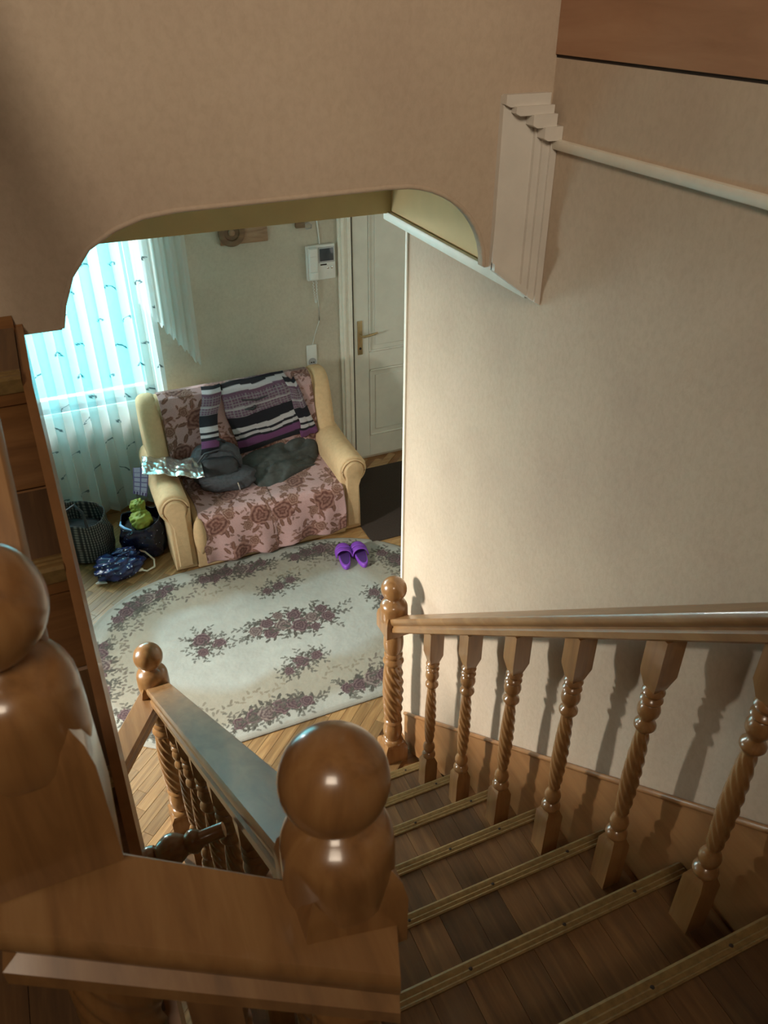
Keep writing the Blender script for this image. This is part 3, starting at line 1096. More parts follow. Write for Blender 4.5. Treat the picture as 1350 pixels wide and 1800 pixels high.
dp('gap', B(((2.0225, YB - .004, .0), (2.034, YB, 2.10))), M['dark'])
hy = dy - .001
bm = B(((2.057, hy - .008, .895), (2.097, hy, 1.155)), r=.004)
plate = dp('door_handle', bm, M['bronze'])
plate['label'] = 'old brass lever handle on a long plate'
bm = bmesh.new()
tube(bm, [(2.078, hy - .008, 1.05), (2.078, hy - .045, 1.05), (2.090, hy - .052, 1.05), (2.13, hy - .052, 1.052), (2.17, hy - .05, 1.058), (2.20, hy - .046, 1.062)], [.010, .009, .009, .009, .008, .006], 12)
obj('lever', bm, M['bronze'], plate)
bm = bmesh.new()
lathe(bm, [(0, .010), (.004, .009)], 12)
bmesh.ops.transform(bm, matrix=Matrix.Translation((2.077, hy - .007, .945)) @ Matrix.Rotation(PI / 2, 4, 'X'), verts=bm.verts[:])
obj('keyhole', bm, M['dark'], plate)

mat_o = obj('door_mat', B(((1.70, 4.06, .010), (2.95, 4.98, .024)), r=.005), M['mat'])
tag(mat_o, 'dark brown door mat on the floor before the white door', 'mat')
struct('baseboard_back', B(((WX1, YB - .016, 0), (1.92, YB, .07)), ((XL, YB - .012, 0), (WX1, YB, .07)), r=.003), M['skirt'])

# video intercom
it = empty('video_intercom', 'white video intercom with handset and small screen beside the white door', 'intercom', (1.80, YB, 1.61))
def ip(name, bm, mat, par=None, sm=40, label=None):
    o = obj(name, bm, mat, par or it, sm)
    if par is None:
        o.matrix_parent_inverse = Matrix.Translation(it.location).inverted()
    return o
yi = YB - .035
ip('body', B(((1.695, yi, 1.495), (1.90, YB, 1.73)), r=.008), M['plastic'])
hs = ip('handset', B(((1.703, yi - .022, 1.505), (1.768, yi + .002, 1.722)), r=.012, seg=3), M['plastic'])
ip('earpiece', B(((1.706, yi - .030, 1.66), (1.765, yi - .012, 1.718)), ((1.706, yi - .030, 1.508), (1.765, yi - .012, 1.56)), r=.009, seg=3), M['plastic'], hs)
ip('bezel', B(((1.778, yi - .004, 1.610), (1.892, yi + .002, 1.715)), r=.003), M['plastic_grey'])
ip('screen', B(((1.786, yi - .007, 1.622), (1.884, yi - .002, 1.705)), r=.002), M['screen'])
ip('nameplate', B(((1.79, yi - .003, 1.593), (1.835, yi + .002, 1.602))), M['dark'])
for x in (1.845, 1.872):
    bm = bmesh.new()
    sphere(bm, (x, yi, 1.575), .010, 16, 10, (1, .5, 1))
    ip('button', bm, M['steel'])
bm = bmesh.new()
pts = []
for i in range(141):
    f = i / 140
    a = f * 2 * PI * 22
    cx = 1.742 + .030 * math.sin(f * PI * 1.0) * (1 if f < 2 else 1)
    zz = 1.50 - .16 * math.sin(f * PI)
    cx = 1.733 + .028 * f
    pts.append((cx + .0045 * math.cos(a), YB - .03 + .0045 * math.sin(a), zz))
tube(bm, pts, .0022, 5)
ip('coiled_cord', bm, M['plastic'])
bm = bmesh.new()
tube(bm, [(1.80, YB - .006, 1.725), (1.795, YB - .006, 1.80), (1.783, YB - .006, 1.92), (1.78, YB - .006, 2.3)], .005, 8)
ip('supply_cable', bm, M['plastic'])

# socket with a plug and a wire rising to the intercom
so = empty('wall_socket', 'white two part wall socket above the right side of the sofa', 'socket', (1.70, YB, .95))
def sp(name, bm, mat):
    o = obj(name, bm, mat, so)
    o.matrix_parent_inverse = Matrix.Translation(so.location).inverted()
    return o
sp('plate', B(((1.665, YB - .014, .868), (1.742, YB, 1.03)), r=.006), M['plastic'])
bm = bmesh.new()
lathe(bm, [(0, .026), (.004, .030), (.006, .030), (.006, .024), (.002, .022), (.002, .001)], 24, cap=False)
bmesh.ops.transform(bm, matrix=Matrix.Translation((1.703, YB - .014, .905)) @ Matrix.Rotation(PI / 2, 4, 'X'), verts=bm.verts[:])
sp('outlet', bm, M['plastic_grey'])
bm = B(((1.692, YB - .022, .897), (1.699, YB - .013, .904)), ((1.709, YB - .022, .897), (1.716, YB - .013, .904)))
sp('pin_holes', bm, M['dark'])
bm = bmesh.new()
tube(bm, [(1.715, YB - .004, 1.03), (1.735, YB - .004, 1.10), (1.775, YB - .004, 1.20), (1.775, YB - .004, 1.30), (1.76, YB - .004, 1.50)], .0028, 6)
sp('wire', bm, M['plastic'])

# small dark chime box with a wire loop
ch = empty('door_chime', 'small dark chime with a loop of wire high on the wall near the intercom', 'chime', (1.67, YB, 1.87))
o = obj('case', B(((1.635, YB - .03, 1.850), (1.70, YB, 1.888)), r=.006), M['plaque_dark'], ch)
o.matrix_parent_inverse = Matrix.Translation(ch.location).inverted()
bm = bmesh.new()
tube(bm, [(1.70, YB - .01, 1.868), (1.73, YB - .01, 1.875), (1.75, YB - .01, 1.86), (1.745, YB - .01, 1.838), (1.715, YB - .01, 1.835), (1.70, YB - .01, 1.85)], .003, 6)
o = obj('wire_loop', bm, M['plastic_grey'], ch)
o.matrix_parent_inverse = Matrix.Translation(ch.location).inverted()

# wooden plaque with a round ring
pq = empty('wall_plaque', 'brown wooden wall plaque with a dark round ring above the sofa', 'plaque', (1.28, YB, 1.85))
def pp(name, bm, mat):
    o = obj(name, bm, mat, pq)
    o.matrix_parent_inverse = Matrix.Translation(pq.location).inverted()
    return o
pp('board', B(((1.13, YB - .018, 1.79), (1.445, YB, 1.935)), r=.006), M['plaque'])
bm = bmesh.new()
lathe(bm, [(0, .082), (.010, .088), (.020, .082), (.026, .062), (.022, .050), (.010, .046), (.008, .001)], 36, cap=False)
bmesh.ops.transform(bm, matrix=Matrix.Translation((1.205, YB - .016, 1.868)) @ Matrix.Rotation(PI / 2, 4, 'X'), verts=bm.verts[:])
pp('ring', bm, M['plaque_dark'])
bm = bmesh.new()
sphere(bm, (1.205, YB - .03, 1.868), .022, 16, 10, (1, .6, 1))
pp('boss', bm, M['plaque'])

# ------------------------------------------------------------------ sofa
sf = empty('sofa', 'small tan two seat sofa with scrolled arms against the hall wall', 'sofa', (1.05, 4.6, 0))
def sfp(name, bm, mat=None, par=None, sm=50):
    o = obj(name, bm, mat or M['fabric'], par or sf, sm)
    if par is None:
        o.matrix_parent_inverse = Matrix.Translation(sf.location).inverted()
    return o
sfp('base', B(((.42, 4.275, .012), (1.69, 5.08, .24)), r=.012))
sfp('front_rail', B(((.555, 4.255, .012), (1.585, 4.30, .225)), r=.012))
sfp('seat', B(((.57, 4.235, .20), (1.06, 4.86, .405)), ((1.055, 4.235, .20), (1.555, 4.86, .405)), r=.05, seg=4))
# back, leaning, with rolled sides
def back_profile(dx=0):
    return [(4.86, .22), (4.735, .40), (4.760, .60), (4.805, .80), (4.830, .90), (4.860, .945), (4.91, .962), (4.97, .950), (5.02, .90), (5.06, .60), (5.07, .22)]
def side_loft(x0, x1, prof, r=.05, n=5):
    """extrude a (y,z) outline in x with rounded ends"""
    bm = bmesh.new()
    c = Vector((0, sum(p[0] for p in prof) / len(prof), sum(p[1] for p in prof) / len(prof)))
    rings = []
    for i in range(n + 1):
        a = PI / 2 * i / n
        k = r * (1 - math.sin(a))
        rings.append((x0 + r * (1 - math.cos(a)), k))
    full = rings + [(x0 + x1 - x, k) for x, k in rings[::-1]]
    def inset(p, k):
        v = Vector((0, p[0], p[1])) - c
        L = v.length
        v = v * max(0.05, (L - k) / L)
        return (v + c).y, (v + c).z
    loft(bm, [[(x, *inset(p, k)) for p in prof] for x, k in full])
    return bm
def smooth_closed(pts, n=4):
    out = []
    L = len(pts)
    for i in range(L):
        p0, p1, p2, p3 = [np.array(pts[(i + k - 1) % L]) for k in range(4)]
        for j in range(n):
            t = j / n
            out.append(tuple(.5 * ((2 * p1) + (-p0 + p2) * t + (2 * p0 - 5 * p1 + 4 * p2 - p3) * t * t + (-p0 + 3 * p1 - 3 * p2 + p3) * t ** 3)))
    return out
sfp('backrest', side_loft(.50, 1.615, back_profile(), .03))
wing = smooth_closed([(5.04, .20), (4.80, .30), (4.70, .46), (4.715, .62), (4.78, .82), (4.85, .945), (4.93, .975), (5.01, .93), (5.06, .70), (5.06, .40)], 3)
sfp('wing', side_loft(.415, .545, wing, .05))
sfp('wing', side_loft(1.575, 1.71, wing, .05))
# scrolled arms
def arm_profile(cx, sgn):
    """(x,z) outline, sgn = +1 for the right arm (scroll bulges outwards to +x)"""
    pts = [(cx - .075, .02), (cx - .078, .20), (cx - .082, .40)]
    zc, r = .495, .098
    for i in range(0, 13):
        a = PI - (PI * 1.32) * i / 12
        pts.append((cx + .012 + r * math.cos(a), zc + r * math.sin(a)))
    pts += [(cx + .058, .36), (cx + .060, .20), (cx + .060, .02)]
    return [(cx + sgn * (x - cx), z) for x, z in pts]
def arm(cx, sgn):
    prof = arm_profile(cx, sgn)
    bm = bmesh.new()
    c0 = Vector((cx, 0, .33))
    def shr(p, k):
        v = Vector((p[0], 0, p[1])) - c0
        return (c0 + v * (1 - k / max(v.length, .08)))
    rings = []
    for y, k, dz in ((4.262, .018, 0), (4.268, .006, 0), (4.285, 0, 0), (4.45, 0, .002), (4.65, 0, .01), (4.85, 0, .03), (4.98, .01, .03)):
        ring = []
        for p in prof:
            q = shr(p, k)
            ring.append((q.x, y, q.z + (dz if q.z > .4 else 0)))
        rings.append(ring)
    loft(bm, rings)
    a = sfp('arm', bm)
    # raised scroll panel on the front: disc with a tapering tail
    fp = []
    for i in range(15):
        t = PI * 1.18 - (PI * 1.36) * i / 14
        fp.append((cx + sgn * (.010 + .070 * math.cos(t)), .490 + .072 * math.sin(t)))
    fp += [(cx + sgn * .040, .36), (cx + sgn * .040, .06), (cx - sgn * .050, .06), (cx - sgn * .050, .36)]
    bm = bmesh.new()
    cc = np.mean(np.array(fp), 0)
    loft(bm, [[(p[0], 4.268, p[1]) for p in fp], [(p[0], 4.246, p[1]) for p in fp],
              [(cc[0] + (p[0] - cc[0]) * .84, 4.234, cc[1] + (p[1] - cc[1]) * .95) for p in fp]])
    sfp('arm_front', bm, None, a)
    bm = bmesh.new()
    ring = [(cx + sgn * (.010 + .080 * math.cos(t)), 4.254, .490 + .082 * math.sin(t)) for t in np.linspace(PI * 1.25, -PI * .3, 26)]
    tube(bm, ring, .007, 8)
    sfp('piping', bm, None, a)
    bm = bmesh.new()
    for i in range(9):
        t = PI * (.95 - .9 * i / 8)
        p0 = (cx + sgn * (.010 + .086 * math.cos(t)), 4.266, .490 + .088 * math.sin(t))
        p1 = (cx + sgn * (.010 + .096 * math.cos(t)), 4.325 + .012 * (i % 2), .492 + .097 * math.sin(t))
        tube(bm, [p0, ((p0[0] + p1[0]) / 2, (p0[1] + p1[1]) / 2, (p0[2] + p1[2]) / 2 + .002), p1], [.006, .005, .001], 6)
    sfp('pleats', bm, None, a)
arm(.478, -1)
arm(1.640, 1)
bm = bmesh.new()
sphere(bm, (.592, 4.235, .27), .10, 24, 16, (.42, .36, 1.35))
sfp('cushion_roll', bm)

# rose throws
PINK = np.array([.55, .34, .33])
ROSE = (np.array([.13, .048, .036]), np.array([.40, .21, .17]))
ROSE2 = (np.array([.17, .072, .05]), np.array([.44, .26, .21]))
LEAF = np.array([.20, .095, .07])
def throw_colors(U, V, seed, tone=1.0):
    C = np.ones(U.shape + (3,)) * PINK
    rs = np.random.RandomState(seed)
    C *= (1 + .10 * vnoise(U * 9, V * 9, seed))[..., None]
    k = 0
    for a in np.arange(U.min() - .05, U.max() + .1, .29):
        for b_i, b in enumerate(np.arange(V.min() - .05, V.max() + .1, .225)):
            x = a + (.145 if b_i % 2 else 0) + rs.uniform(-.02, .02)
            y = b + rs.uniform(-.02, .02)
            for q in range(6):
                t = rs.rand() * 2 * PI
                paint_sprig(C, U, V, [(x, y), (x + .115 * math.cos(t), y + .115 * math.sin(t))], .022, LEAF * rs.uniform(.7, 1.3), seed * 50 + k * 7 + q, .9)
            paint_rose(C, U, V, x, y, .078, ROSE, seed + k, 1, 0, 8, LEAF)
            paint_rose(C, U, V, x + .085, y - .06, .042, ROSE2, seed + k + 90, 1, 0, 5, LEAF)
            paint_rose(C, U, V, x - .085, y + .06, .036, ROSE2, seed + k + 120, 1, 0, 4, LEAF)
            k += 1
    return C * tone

def along(path, s):
    path = np.array(path, float)
    d = np.hypot(*(path[1:] - path[:-1]).T)
    cum = np.concatenate([[0], np.cumsum(d)])
    return np.interp(s, cum, path[:, 0]), np.interp(s, cum, path[:, 1]), cum[-1]

def seat_throw(x0, x1, hem0, hem1, seed, wav, label):
    n, m = 130, 220
    u = np.linspace(0, 1, n)[:, None] * np.ones((1, m))
    path = [(4.80, .425), (4.70, .415), (4.30, .412), (4.262, .408), (4.238, .392), (4.226, .365), (4.222, .33), (4.216, .04)]
    total = along(path, 0)[2]
    hem = hem0 + (hem1 - hem0) * u + wav * np.sin(u * 9 + seed)
    s = np.linspace(0, 1, m)[None, :] * (total - hem)
    Y, Z, _ = along(path, s)
    X = x0 + (x1 - x0) * u + .006 * np.sin(s * 14 + seed)
    drop = np.clip((.36 - Z) / .25, 0, 1)
    Y = Y - drop * (.010 + .012 * np.sin(u * 15 + seed)) - .004 * vnoise(u * 7, s * 8, seed)
    Z = Z + np.where(Z > .40, .004 * vnoise(u * 6 + 9, s * 8, seed + 1), 0)
    C = throw_colors(X, s, seed)
    hemline = np.minimum(np.minimum(u, 1 - u) * (x1 - x0), (total - hem) - s) < .006
    C[hemline] *= .7
    o = thicken(link('sofa_throw', grid_mesh('sofa_throw', np.stack([X, Y, Z], -1), C), M['throw']), .006)
    return tag(o, label, 'throw', 'rose throws covering the sofa')
seat_throw(.600, 1.085, .03, .005, 21, .010, 'rose patterned throw over the left half of the sofa seat')
seat_throw(1.055, 1.572, .02, .045, 35, .014, 'rose patterned throw over the right half of the sofa seat')

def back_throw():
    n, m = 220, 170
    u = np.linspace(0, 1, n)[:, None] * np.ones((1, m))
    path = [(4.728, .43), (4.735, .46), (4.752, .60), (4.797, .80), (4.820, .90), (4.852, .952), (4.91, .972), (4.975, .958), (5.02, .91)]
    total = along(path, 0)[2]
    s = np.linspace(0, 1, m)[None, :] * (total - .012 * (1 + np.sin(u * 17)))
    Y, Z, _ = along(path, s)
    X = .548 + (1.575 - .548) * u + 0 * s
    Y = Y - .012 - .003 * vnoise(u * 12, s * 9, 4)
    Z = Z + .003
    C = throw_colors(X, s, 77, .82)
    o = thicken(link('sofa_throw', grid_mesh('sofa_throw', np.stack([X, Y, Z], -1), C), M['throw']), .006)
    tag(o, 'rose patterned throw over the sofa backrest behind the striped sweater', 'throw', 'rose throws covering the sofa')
back_throw()

# ------------------------------------------------------------------ striped sweater spread on the backrest
def knit_colors(t, u, seed, wave=.0):
    """t: 0 at the shoulders .. 1 at the hem"""
    mauve = np.array([.115, .060, .095]); pale = np.array([.42, .39, .40]); black = np.array([.012, .011, .016]); plum = np.array([.13, .045, .12])
    C = np.ones(t.shape + (3,)) * mauve
    t = t + wave * np.sin(u * 8)
    bands = [(.0, .05, black), (.05, .10, pale), (.10, .14, mauve), (.44, .60, black), (.60, .675, pale), (.675, .71, black), (.71, .755, pale * .95), (.755, .79, black),
             (.79, .90, plum), (.90, 1.1, black)]
    for a, b, c in bands:
        C[(t >= a) & (t < b)] = c
    # thin check lines over the mauve yoke
    yoke = (t > .14) & (t < .44)
    line = yoke & ((np.abs((t * 26) % 1 - .5) < .16) | (np.abs((u * 22) % 1 - .5) < .13))
    C[line] = C[line] * .3 + pale * .38
    band = yoke & (t > .30) & (t < .33)
    C[band] = pale * .7
    return C
def patch(name, quad, nu, nv, colf, bulge, parent, mat, seed, thick=.008, lift=.012):
    """cloth quad given by px-free world corners (x,z) on the leaning backrest"""
    u = np.linspace(0, 1, nu)[:, None] * np.ones((1, nv))
    v = np.linspace(0, 1, nv)[None, :] * np.ones((nu, 1))
    q = [np.array(p) for p in quad]      # tl, tr, br, bl
    X = (q[0][0] * (1 - u) + q[1][0] * u) * (1 - v) + (q[3][0] * (1 - u) + q[2][0] * u) * v
    Z = (q[0][1] * (1 - u) + q[1][1] * u) * (1 - v) + (q[3][1] * (1 - u) + q[2][1] * u) * v
    X = X + .010 * vnoise(u * 3 + 2, v * 5, seed)
    Z = Z + .008 * vnoise(u * 4, v * 4 + 7, seed + 1)
    zz = np.array([.40, .60, .80, .90, .955, .985])
    yy = np.array([4.722, 4.738, 4.783, 4.806, 4.845, 4.90])
    Y = np.interp(np.minimum(Z, .985), zz, yy) - lift
    edge = np.minimum(1, np.minimum(np.minimum(u, 1 - u) * 8, np.minimum(v, 1 - v) * 10))
    Y = Y - bulge * edge * (.75 + .6 * vnoise(u * 4, v * 5, seed + 2))
    C = colf(v, u)
    o = thicken(link(name, grid_mesh(name, np.stack([X, Y, Z], -1), C), mat, parent), thick)
    o.matrix_parent_inverse = Matrix.Translation(parent.location).inverted()
    return o
sw = empty('sweater', 'striped purple black and white sweater spread over the sofa backrest', 'sweater', (1.15, 4.78, .6))
patch('body', [(.93, .978), (1.40, 1.0), (1.50, .60), (1.01, .52)], 120, 110, lambda v, u: knit_colors(v, u, 1, .008), .020, sw, M['knit'], 5)
def hanging_sleeve():
    nu, nv = 36, 120
    u = np.linspace(0, 1, nu)[:, None] * np.ones((1, nv))
    v = np.linspace(0, 1, nv)[None, :] * np.ones((nu, 1))
    X = .895 - .125 * v + (u - .5) * (.125 - .018 * v) + .006 * np.sin(v * 9)
    Z = .985 - .325 * v
    zz = np.array([.40, .60, .80, .90, .955, .985])
    yy = np.array([4.722, 4.738, 4.783, 4.806, 4.845, 4.90])
    t = np.clip((v - .25) / .75, 0, 1)
    Y = np.interp(Z, zz, yy) - .022 - .165 * t * t * (3 - 2 * t) - .018 * np.sin(PI * u) + .004 * vnoise(u * 3, v * 9, 5)
    Z = Z + .012 * np.sin(PI * u) * t
    o = thicken(link('sleeve', grid_mesh('sleeve', np.stack([X, Y, Z], -1), knit_colors(v, u * .3, 2)), M['knit'], sw), .014)
    o.matrix_parent_inverse = Matrix.Translation(sw.location).inverted()
hanging_sleeve()
patch('sleeve', [(1.385, .975), (1.46, .955), (1.565, .58), (1.455, .56)], 40, 110, lambda v, u: knit_colors(v * .9, u * .3, 3), .014, sw, M['knit'], 13, .008, .020)
bm = bmesh.new()
tube(bm, [(1.02, 4.81, .93), (1.08, 4.785, .885), (1.17, 4.78, .872), (1.26, 4.785, .888), (1.31, 4.81, .935)], .010, 8)
for o_ in (obj('collar', bm, M['rucksack2'], sw),):
    o_.matrix_parent_inverse = Matrix.Translation(sw.location).inverted()
bm = bmesh.new()
tube(bm, [(1.06, 4.762, .82), (1.10, 4.760, .826), (1.145, 4.760, .822)], .012, 8)
sphere(bm, (1.15, 4.755, .835), .012)
o_ = obj('chest_tab', bm, M['rucksack2'], sw)
o_.matrix_parent_inverse = Matrix.Translation(sw.location).inverted()

# ------------------------------------------------------------------ rucksack and trousers on the seat
rk = empty('rucksack', 'slouching dark grey rucksack on the left half of the sofa seat', 'rucksack', (.82, 4.6, .42), math.radians(-8))
def blob(name, par, mat, c, sc, e=2.6, seed=0, amp=.06, nu=64, nv=44, rot=(0, 0, 0), freq=3.0):
    """superellipsoid with soft lumps"""
    u = np.linspace(-PI, PI, nu)[:, None]
    v = np.linspace(-PI / 2, PI / 2, nv)[None, :]
    f = lambda w, p: np.sign(w) * np.abs(w) ** p
    p = 2 / e
    X = f(np.cos(v), p) * f(np.cos(u), p)
    Y = f(np.cos(v), p) * f(np.sin(u), p)
    Z = f(np.sin(v), p) * np.ones_like(u)
    w = 1 + amp * (vnoise(X * freq + 20, (Y + Z) * freq + 20, seed) + .6 * vnoise(Y * freq * 1.7 + 20, (Z - X) * freq * 1.7 + 20, seed + 3))
    w[-1] = w[0]
    P = np.stack([X * w * sc[0], Y * w * sc[1], Z * w * sc[2]], -1)
    o = link(name, grid_mesh(name, P, None), mat, par, c, rot)
    return o
blob('body', rk, M['rucksack'], (0, .02, .115), (.165, .115, .155), 2.7, 3, .05, rot=(math.radians(-18), 0, 0))
blob('lower_compartment', rk, M['rucksack'], (.05, -.09, .065), (.19, .09, .07), 2.6, 8, .07)
blob('front_pocket', rk, M['rucksack2'], (.015, -.085, .150), (.115, .05, .075), 3.0, 6, .05, rot=(math.radians(-25), 0, 0))
bm = bmesh.new()
tube(bm, [(-.13, -.06, .10), (-.125, -.085, .2), (-.07, -.075, .26), (.02, -.07, .275), (.10, -.075, .25), (.14, -.085, .18), (.15, -.075, .09)], .007, 8)
obj('zip_seam', bm, M['rucksack2'], rk)
bm = bmesh.new()
tube(bm, [(.11, -.19, .085), (.115, -.196, .06), (.118, -.195, .03)], .005, 8)
z_ = obj('zip_pull', bm, M['steel'], rk)
z_['label'] = 'pale zip pull'
bm = bmesh.new()
tube(bm, [(-.05, .04, .27), (-.02, .0, .31), (.04, .0, .31), (.07, .04, .27)], .010, 8)
obj('grab_handle', bm, M['rucksack2'], rk)

tr_ = empty('trousers', 'crumpled dark grey trousers on the right half of the sofa seat', 'trousers', (1.28, 4.66, .42), math.radians(6))
def cloth_heap(name, par, sx, sy, h, seed, loc, rot=(0, 0, 0)):
    n, m = 70, 50
    u = np.linspace(-1, 1, n)[:, None] * np.ones((1, m))
    v = np.linspace(-1, 1, m)[None, :] * np.ones((n, 1))
    fall = np.clip(1 - np.abs(u) ** 3.2, 0, 1) ** .5 * np.clip(1 - np.abs(v) ** 3.2, 0, 1) ** .5
    ridge = .55 + .22 * np.sin(u * 3.2 + v * 2.2 + seed) + .30 * np.abs(vnoise(u * 2.3 + 20, v * 2.0 + 20, seed)) + .16 * vnoise(u * 5 + 20, v * 3 + 20, seed + 1)
    Z = h * fall * ridge
    X = u * sx * (1 + .10 * vnoise(v * 2 + 20, u + 20, seed + 4))
    Y = v * sy * (1 + .12 * vnoise(u * 2 + 20, v + 20, seed + 5))
    return thicken(link(name, grid_mesh(name, np.stack([X, Y, Z], -1), None), M['trousers'], par, loc, rot), .006)
cloth_heap('leg', tr_, .28, .14, .12, 3, (.0, .0, .01), (math.radians(38), math.radians(-6), math.radians(8)))
cloth_heap('leg', tr_, .25, .11, .085, 9, (-.03, -.08, .002), (math.radians(16), 0, math.radians(16)))

# foil packet and checked card on the left arm
def foil():
    n, m = 90, 40
    u = np.linspace(0, 1, n)[:, None] * np.ones((1, m))
    v = np.linspace(0, 1, m)[None, :] * np.ones((n, 1))
    A_, B_, C_, D_ = [np.array(p) for p in ((.372, 4.735), (.722, 4.600), (.690, 4.345), (.338, 4.515))]
    P = ((A_[None, None] * (1 - u[..., None]) + B_[None, None] * u[..., None]) * (1 - v[..., None])
         + (D_[None, None] * (1 - u[..., None]) + C_[None, None] * u[..., None]) * v[..., None])
    X, Y = P[..., 0], P[..., 1]
    Z = .640 + .007 * np.sin(u * 17 + v * 3) + .009 * vnoise(u * 8, v * 4, 2) + .004 * vnoise(u * 22, v * 9, 4) - .02 * u
    edge = np.minimum(np.minimum(u, 1 - u) * 12, np.minimum(v, 1 - v) * 7)
    puff = .012 * np.clip(edge, 0, 1)
    return grid_mesh('foil_bag', np.stack([X, Y, Z + puff], -1))
fo = thicken(link('foil_bag', foil(), M['foil']), .004)
tag(fo, 'crinkled silver foil bag lying across the left sofa arm', 'bag')
def card():
    n, m = 24, 60
    u = np.linspace(0, 1, n)[:, None] * np.ones((1, m))
    v = np.linspace(0, 1, m)[None, :] * np.ones((n, 1))
    q = [np.array(p) for p in ((.300, 4.66, .615), (.392, 4.62, .618), (.343, 4.56, .445), (.268, 4.63, .445))]
    P = (q[0] * (1 - u[..., None]) + q[1] * u[..., None]) * (1 - v[..., None]) + (q[3] * (1 - u[..., None]) + q[2] * u[..., None]) * v[..., None]
    X, Y, Z = P[..., 0], P[..., 1] - .012 * np.sin(PI * v), P[..., 2]
    C = np.ones(u.shape + (3,)) * np.array([.48, .46, .62])
    C[(np.abs((v * 6) % 1 - .5) > .42)] = np.array([.16, .12, .28])
    C[(np.abs(u - .5) < .03) | (u < .05) | (u > .95)] = np.array([.16, .12, .28])
    C[(v > .88) & (np.abs((u * 5) % 1 - .5) < .25)] = np.array([.10, .07, .18])
    return grid_mesh('checked_card', np.stack([X, Y, Z], -1), C)
ck = thicken(link('checked_card', card(), painted('checked_card', .6, 0, .0)), .003)
tag(ck, 'pale lilac card with dark ruled squares hanging over the outside of the left sofa arm', 'card')

# ------------------------------------------------------------------ bags on the floor
def bag_shell(name, par, mat, cx, cy, w, d, h, seed, open_top=True, tilt=0, crumple=.06, loc=(0, 0, 0), rz=0, taper=.9):
    n, m = 64, 26
    rs = np.random.RandomState(seed)
    a = np.linspace(0, 2 * PI, n)[:, None] * np.ones((1, m))
    v = np.linspace(0, 1, m)[None, :] * np.ones((n, 1))
    f = lambda x, p: np.sign(x) * np.abs(x) ** p
    r = (taper + (1 - taper) * (1 - v)) * (1 + .10 * np.sin(v * PI))
    r = r * np.minimum(1, .55 + v * 8)
    nz = vnoise(np.cos(a) * 2.2 + 20, np.sin(a) * 2.2 + v * 4 + 20, seed) + .6 * vnoise(np.cos(a) * 5 + 20, np.sin(a) * 5 + v * 9 + 20, seed + 1)
    X = f(np.cos(a), .7) * w / 2 * r * (1 + crumple * nz)
    Y = f(np.sin(a), .7) * d / 2 * r * (1 + crumple * nz)
    Z = h * v * (1 + .10 * np.cos(a + seed) * v) + .012 * nz * v
    me = grid_mesh(name, np.stack([X, Y, Z], -1))
    uv = me.uv_layers.new(name='UVMap')
    UVv = np.stack([a / (2 * PI) * 2.4, v * 1.1], -1).reshape(-1, 2)
    li = np.zeros(len(me.loops), np.int32)
    me.loops.foreach_get('vertex_index', li)
    uv.data.foreach_set('uv', UVv[li].reshape(-1).astype(np.float32))
    return thicken(link(name, me, mat, par, loc, (0, 0, rz)), .005)

pb = empty('shopping_bag', 'grey plaid shopping bag with open top on the floor by the curtain', 'bag', (-.085, 4.70, .012), math.radians(-25))
bag_shell('shell', pb, M['plaid'], 0, 0, .34, .24, .33, 4, crumple=.05)
blob('lining', pb, M['bagblack'], (0, 0, .22), (.150, .10, .03), 2.4, 5, .1)
bm = bmesh.new()
tube(bm, [(-.08, -.115, .30), (-.05, -.10, .40), (.02, -.07, .44), (.07, -.09, .40), (.09, -.115, .30)], .010, 8)
obj('carry_handle', bm, M['rucksack2'], pb)
bm = bmesh.new()
rbox(bm, (-.075, -.135, .255), (-.03, -.126, .31), .003)
lb = obj('tag', bm, M['cream'], pb)
lb['label'] = 'cream label patch'

nb = empty('plastic_bag', 'navy dotted plastic bag beside the sofa arm with green vegetables on top', 'bag', (.275, 4.60, .012), math.radians(-15))
bag_shell('shell', nb, M['navybag'], 0, 0, .27, .24, .26, 12, crumple=.10, taper=.95)
blob('lining', nb, M['bagblack'], (0, 0, .19), (.115, .10, .03), 2.3, 15, .15)
bm = bmesh.new()
tube(bm, [(-.12, -.02, .255), (-.115, -.07, .262), (-.085, -.105, .258), (-.04, -.122, .25)], [.004, .008, .009, .004], 8)
bt = obj('rim', bm, M['bluetrim'], nb)
bt['label'] = 'pale blue rim'
gv = empty('green_vegetable', 'yellow green leafy vegetable lying in the top of the navy bag', 'vegetable', (.285, 4.60, .245))
blob('head', gv, M['green'], (-.005, -.035, .035), (.070, .070, .062), 2.1, 31, .10, rot=(0, 0, .3), freq=3.5)
blob('leaf', gv, M['green'], (-.005, .03, .095), (.050, .055, .060), 2.0, 36, .12, rot=(.3, 0, .2), freq=3.5)

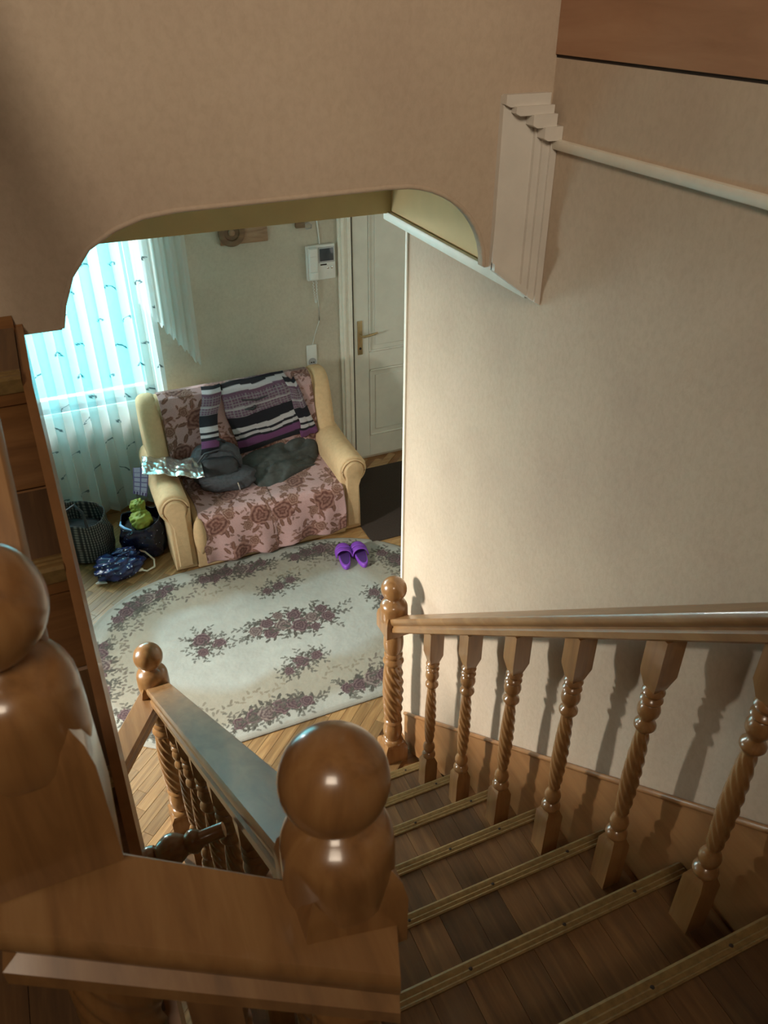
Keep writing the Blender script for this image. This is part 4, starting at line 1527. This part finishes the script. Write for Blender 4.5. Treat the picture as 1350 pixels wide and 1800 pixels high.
bb = empty('plastic_bag', 'shiny blue speckled plastic bag slumped on the parquet before the plaid bag', 'bag', (.075, 4.42, .012), math.radians(10))
blob('body', bb, M['bluebag'], (0, 0, .062), (.155, .115, .066), 2.2, 41, .16, freq=3.5)
blob('knot', bb, M['bluebag'], (.06, .02, .115), (.075, .055, .035), 2.0, 44, .25, freq=5)
bm = bmesh.new()
prism(bm, [(-.17, -.055), (-.125, -.03), (-.105, -.085)], .012, .022, 'Z')
obj('bag_corner', bm, M['plastic'], bb)
bm = bmesh.new()
tube(bm, [(.13, .055, .10), (.19, .03, .07), (.225, -.03, .03), (.205, -.085, .014), (.15, -.10, .014), (.11, -.085, .03)], .006, 8)
hb = obj('carry_handle', bm, M['cream'], bb)
hb['label'] = 'cream cord handle'
for p in ((.125, .057, .102), (.112, -.086, .03)):
    bm = bmesh.new()
    sphere(bm, p, .014, 12, 8, (1.5, 1, .8))
    obj('handle_end', bm, M['cream'], hb).matrix_parent_inverse = Matrix.Identity(4)

# ------------------------------------------------------------------ purple slippers
def slipper(x, y, rz, label):
    s = empty('slipper', label, 'slipper', (x, y, ZF + .011), rz, 'pair of purple slippers')
    def outline(k=1.0, n=36):
        pts = []
        for i in range(n):
            a = 2 * PI * i / n
            yy = .122 * math.sin(a)
            w = .044 + .008 * (yy / .122) - .006 * math.cos(2 * a)
            pts.append((k * w * math.cos(a), k * yy))
        return pts
    bm = bmesh.new()
    o = outline()
    loft(bm, [[(p[0] * .94, p[1] * .97, 0) for p in o], [(p[0], p[1], .006) for p in o], [(p[0], p[1], .026) for p in o], [(p[0] * .93, p[1] * .96, .031) for p in o]])
    obj('sole', bm, M['purple'], s)
    bm = bmesh.new()
    o = outline(.84)
    loft(bm, [[(p[0], p[1], .028) for p in o], [(p[0] * .98, p[1] * .98, .033) for p in o]])
    obj('insole', bm, M['purpledark'], s)
    for (ya, yb, hh) in ((-.005, .042, .062), (.050, .105, .052)):
        n = 18
        t = np.linspace(0, PI, n)[:, None] * np.ones((1, 8))
        v = np.linspace(0, 1, 8)[None, :] * np.ones((n, 1))
        Y = ya + (yb - ya) * v
        Wd = .052 + .006 * (Y / .12)
        if yb > .1:
            Wd = Wd * (1 - .30 * v ** 2)
        P = np.stack([Wd * np.cos(t), Y, .012 + (hh - .010 * v) * np.sin(t) ** .8], -1)
        thicken(link('strap', grid_mesh('strap', P), M['purple'], s), .007)
slipper(1.455, 3.955, math.radians(-14), 'left one of two purple rubber slippers on the rug edge')
slipper(1.560, 3.930, math.radians(-8), 'right one of two purple rubber slippers on the rug edge')
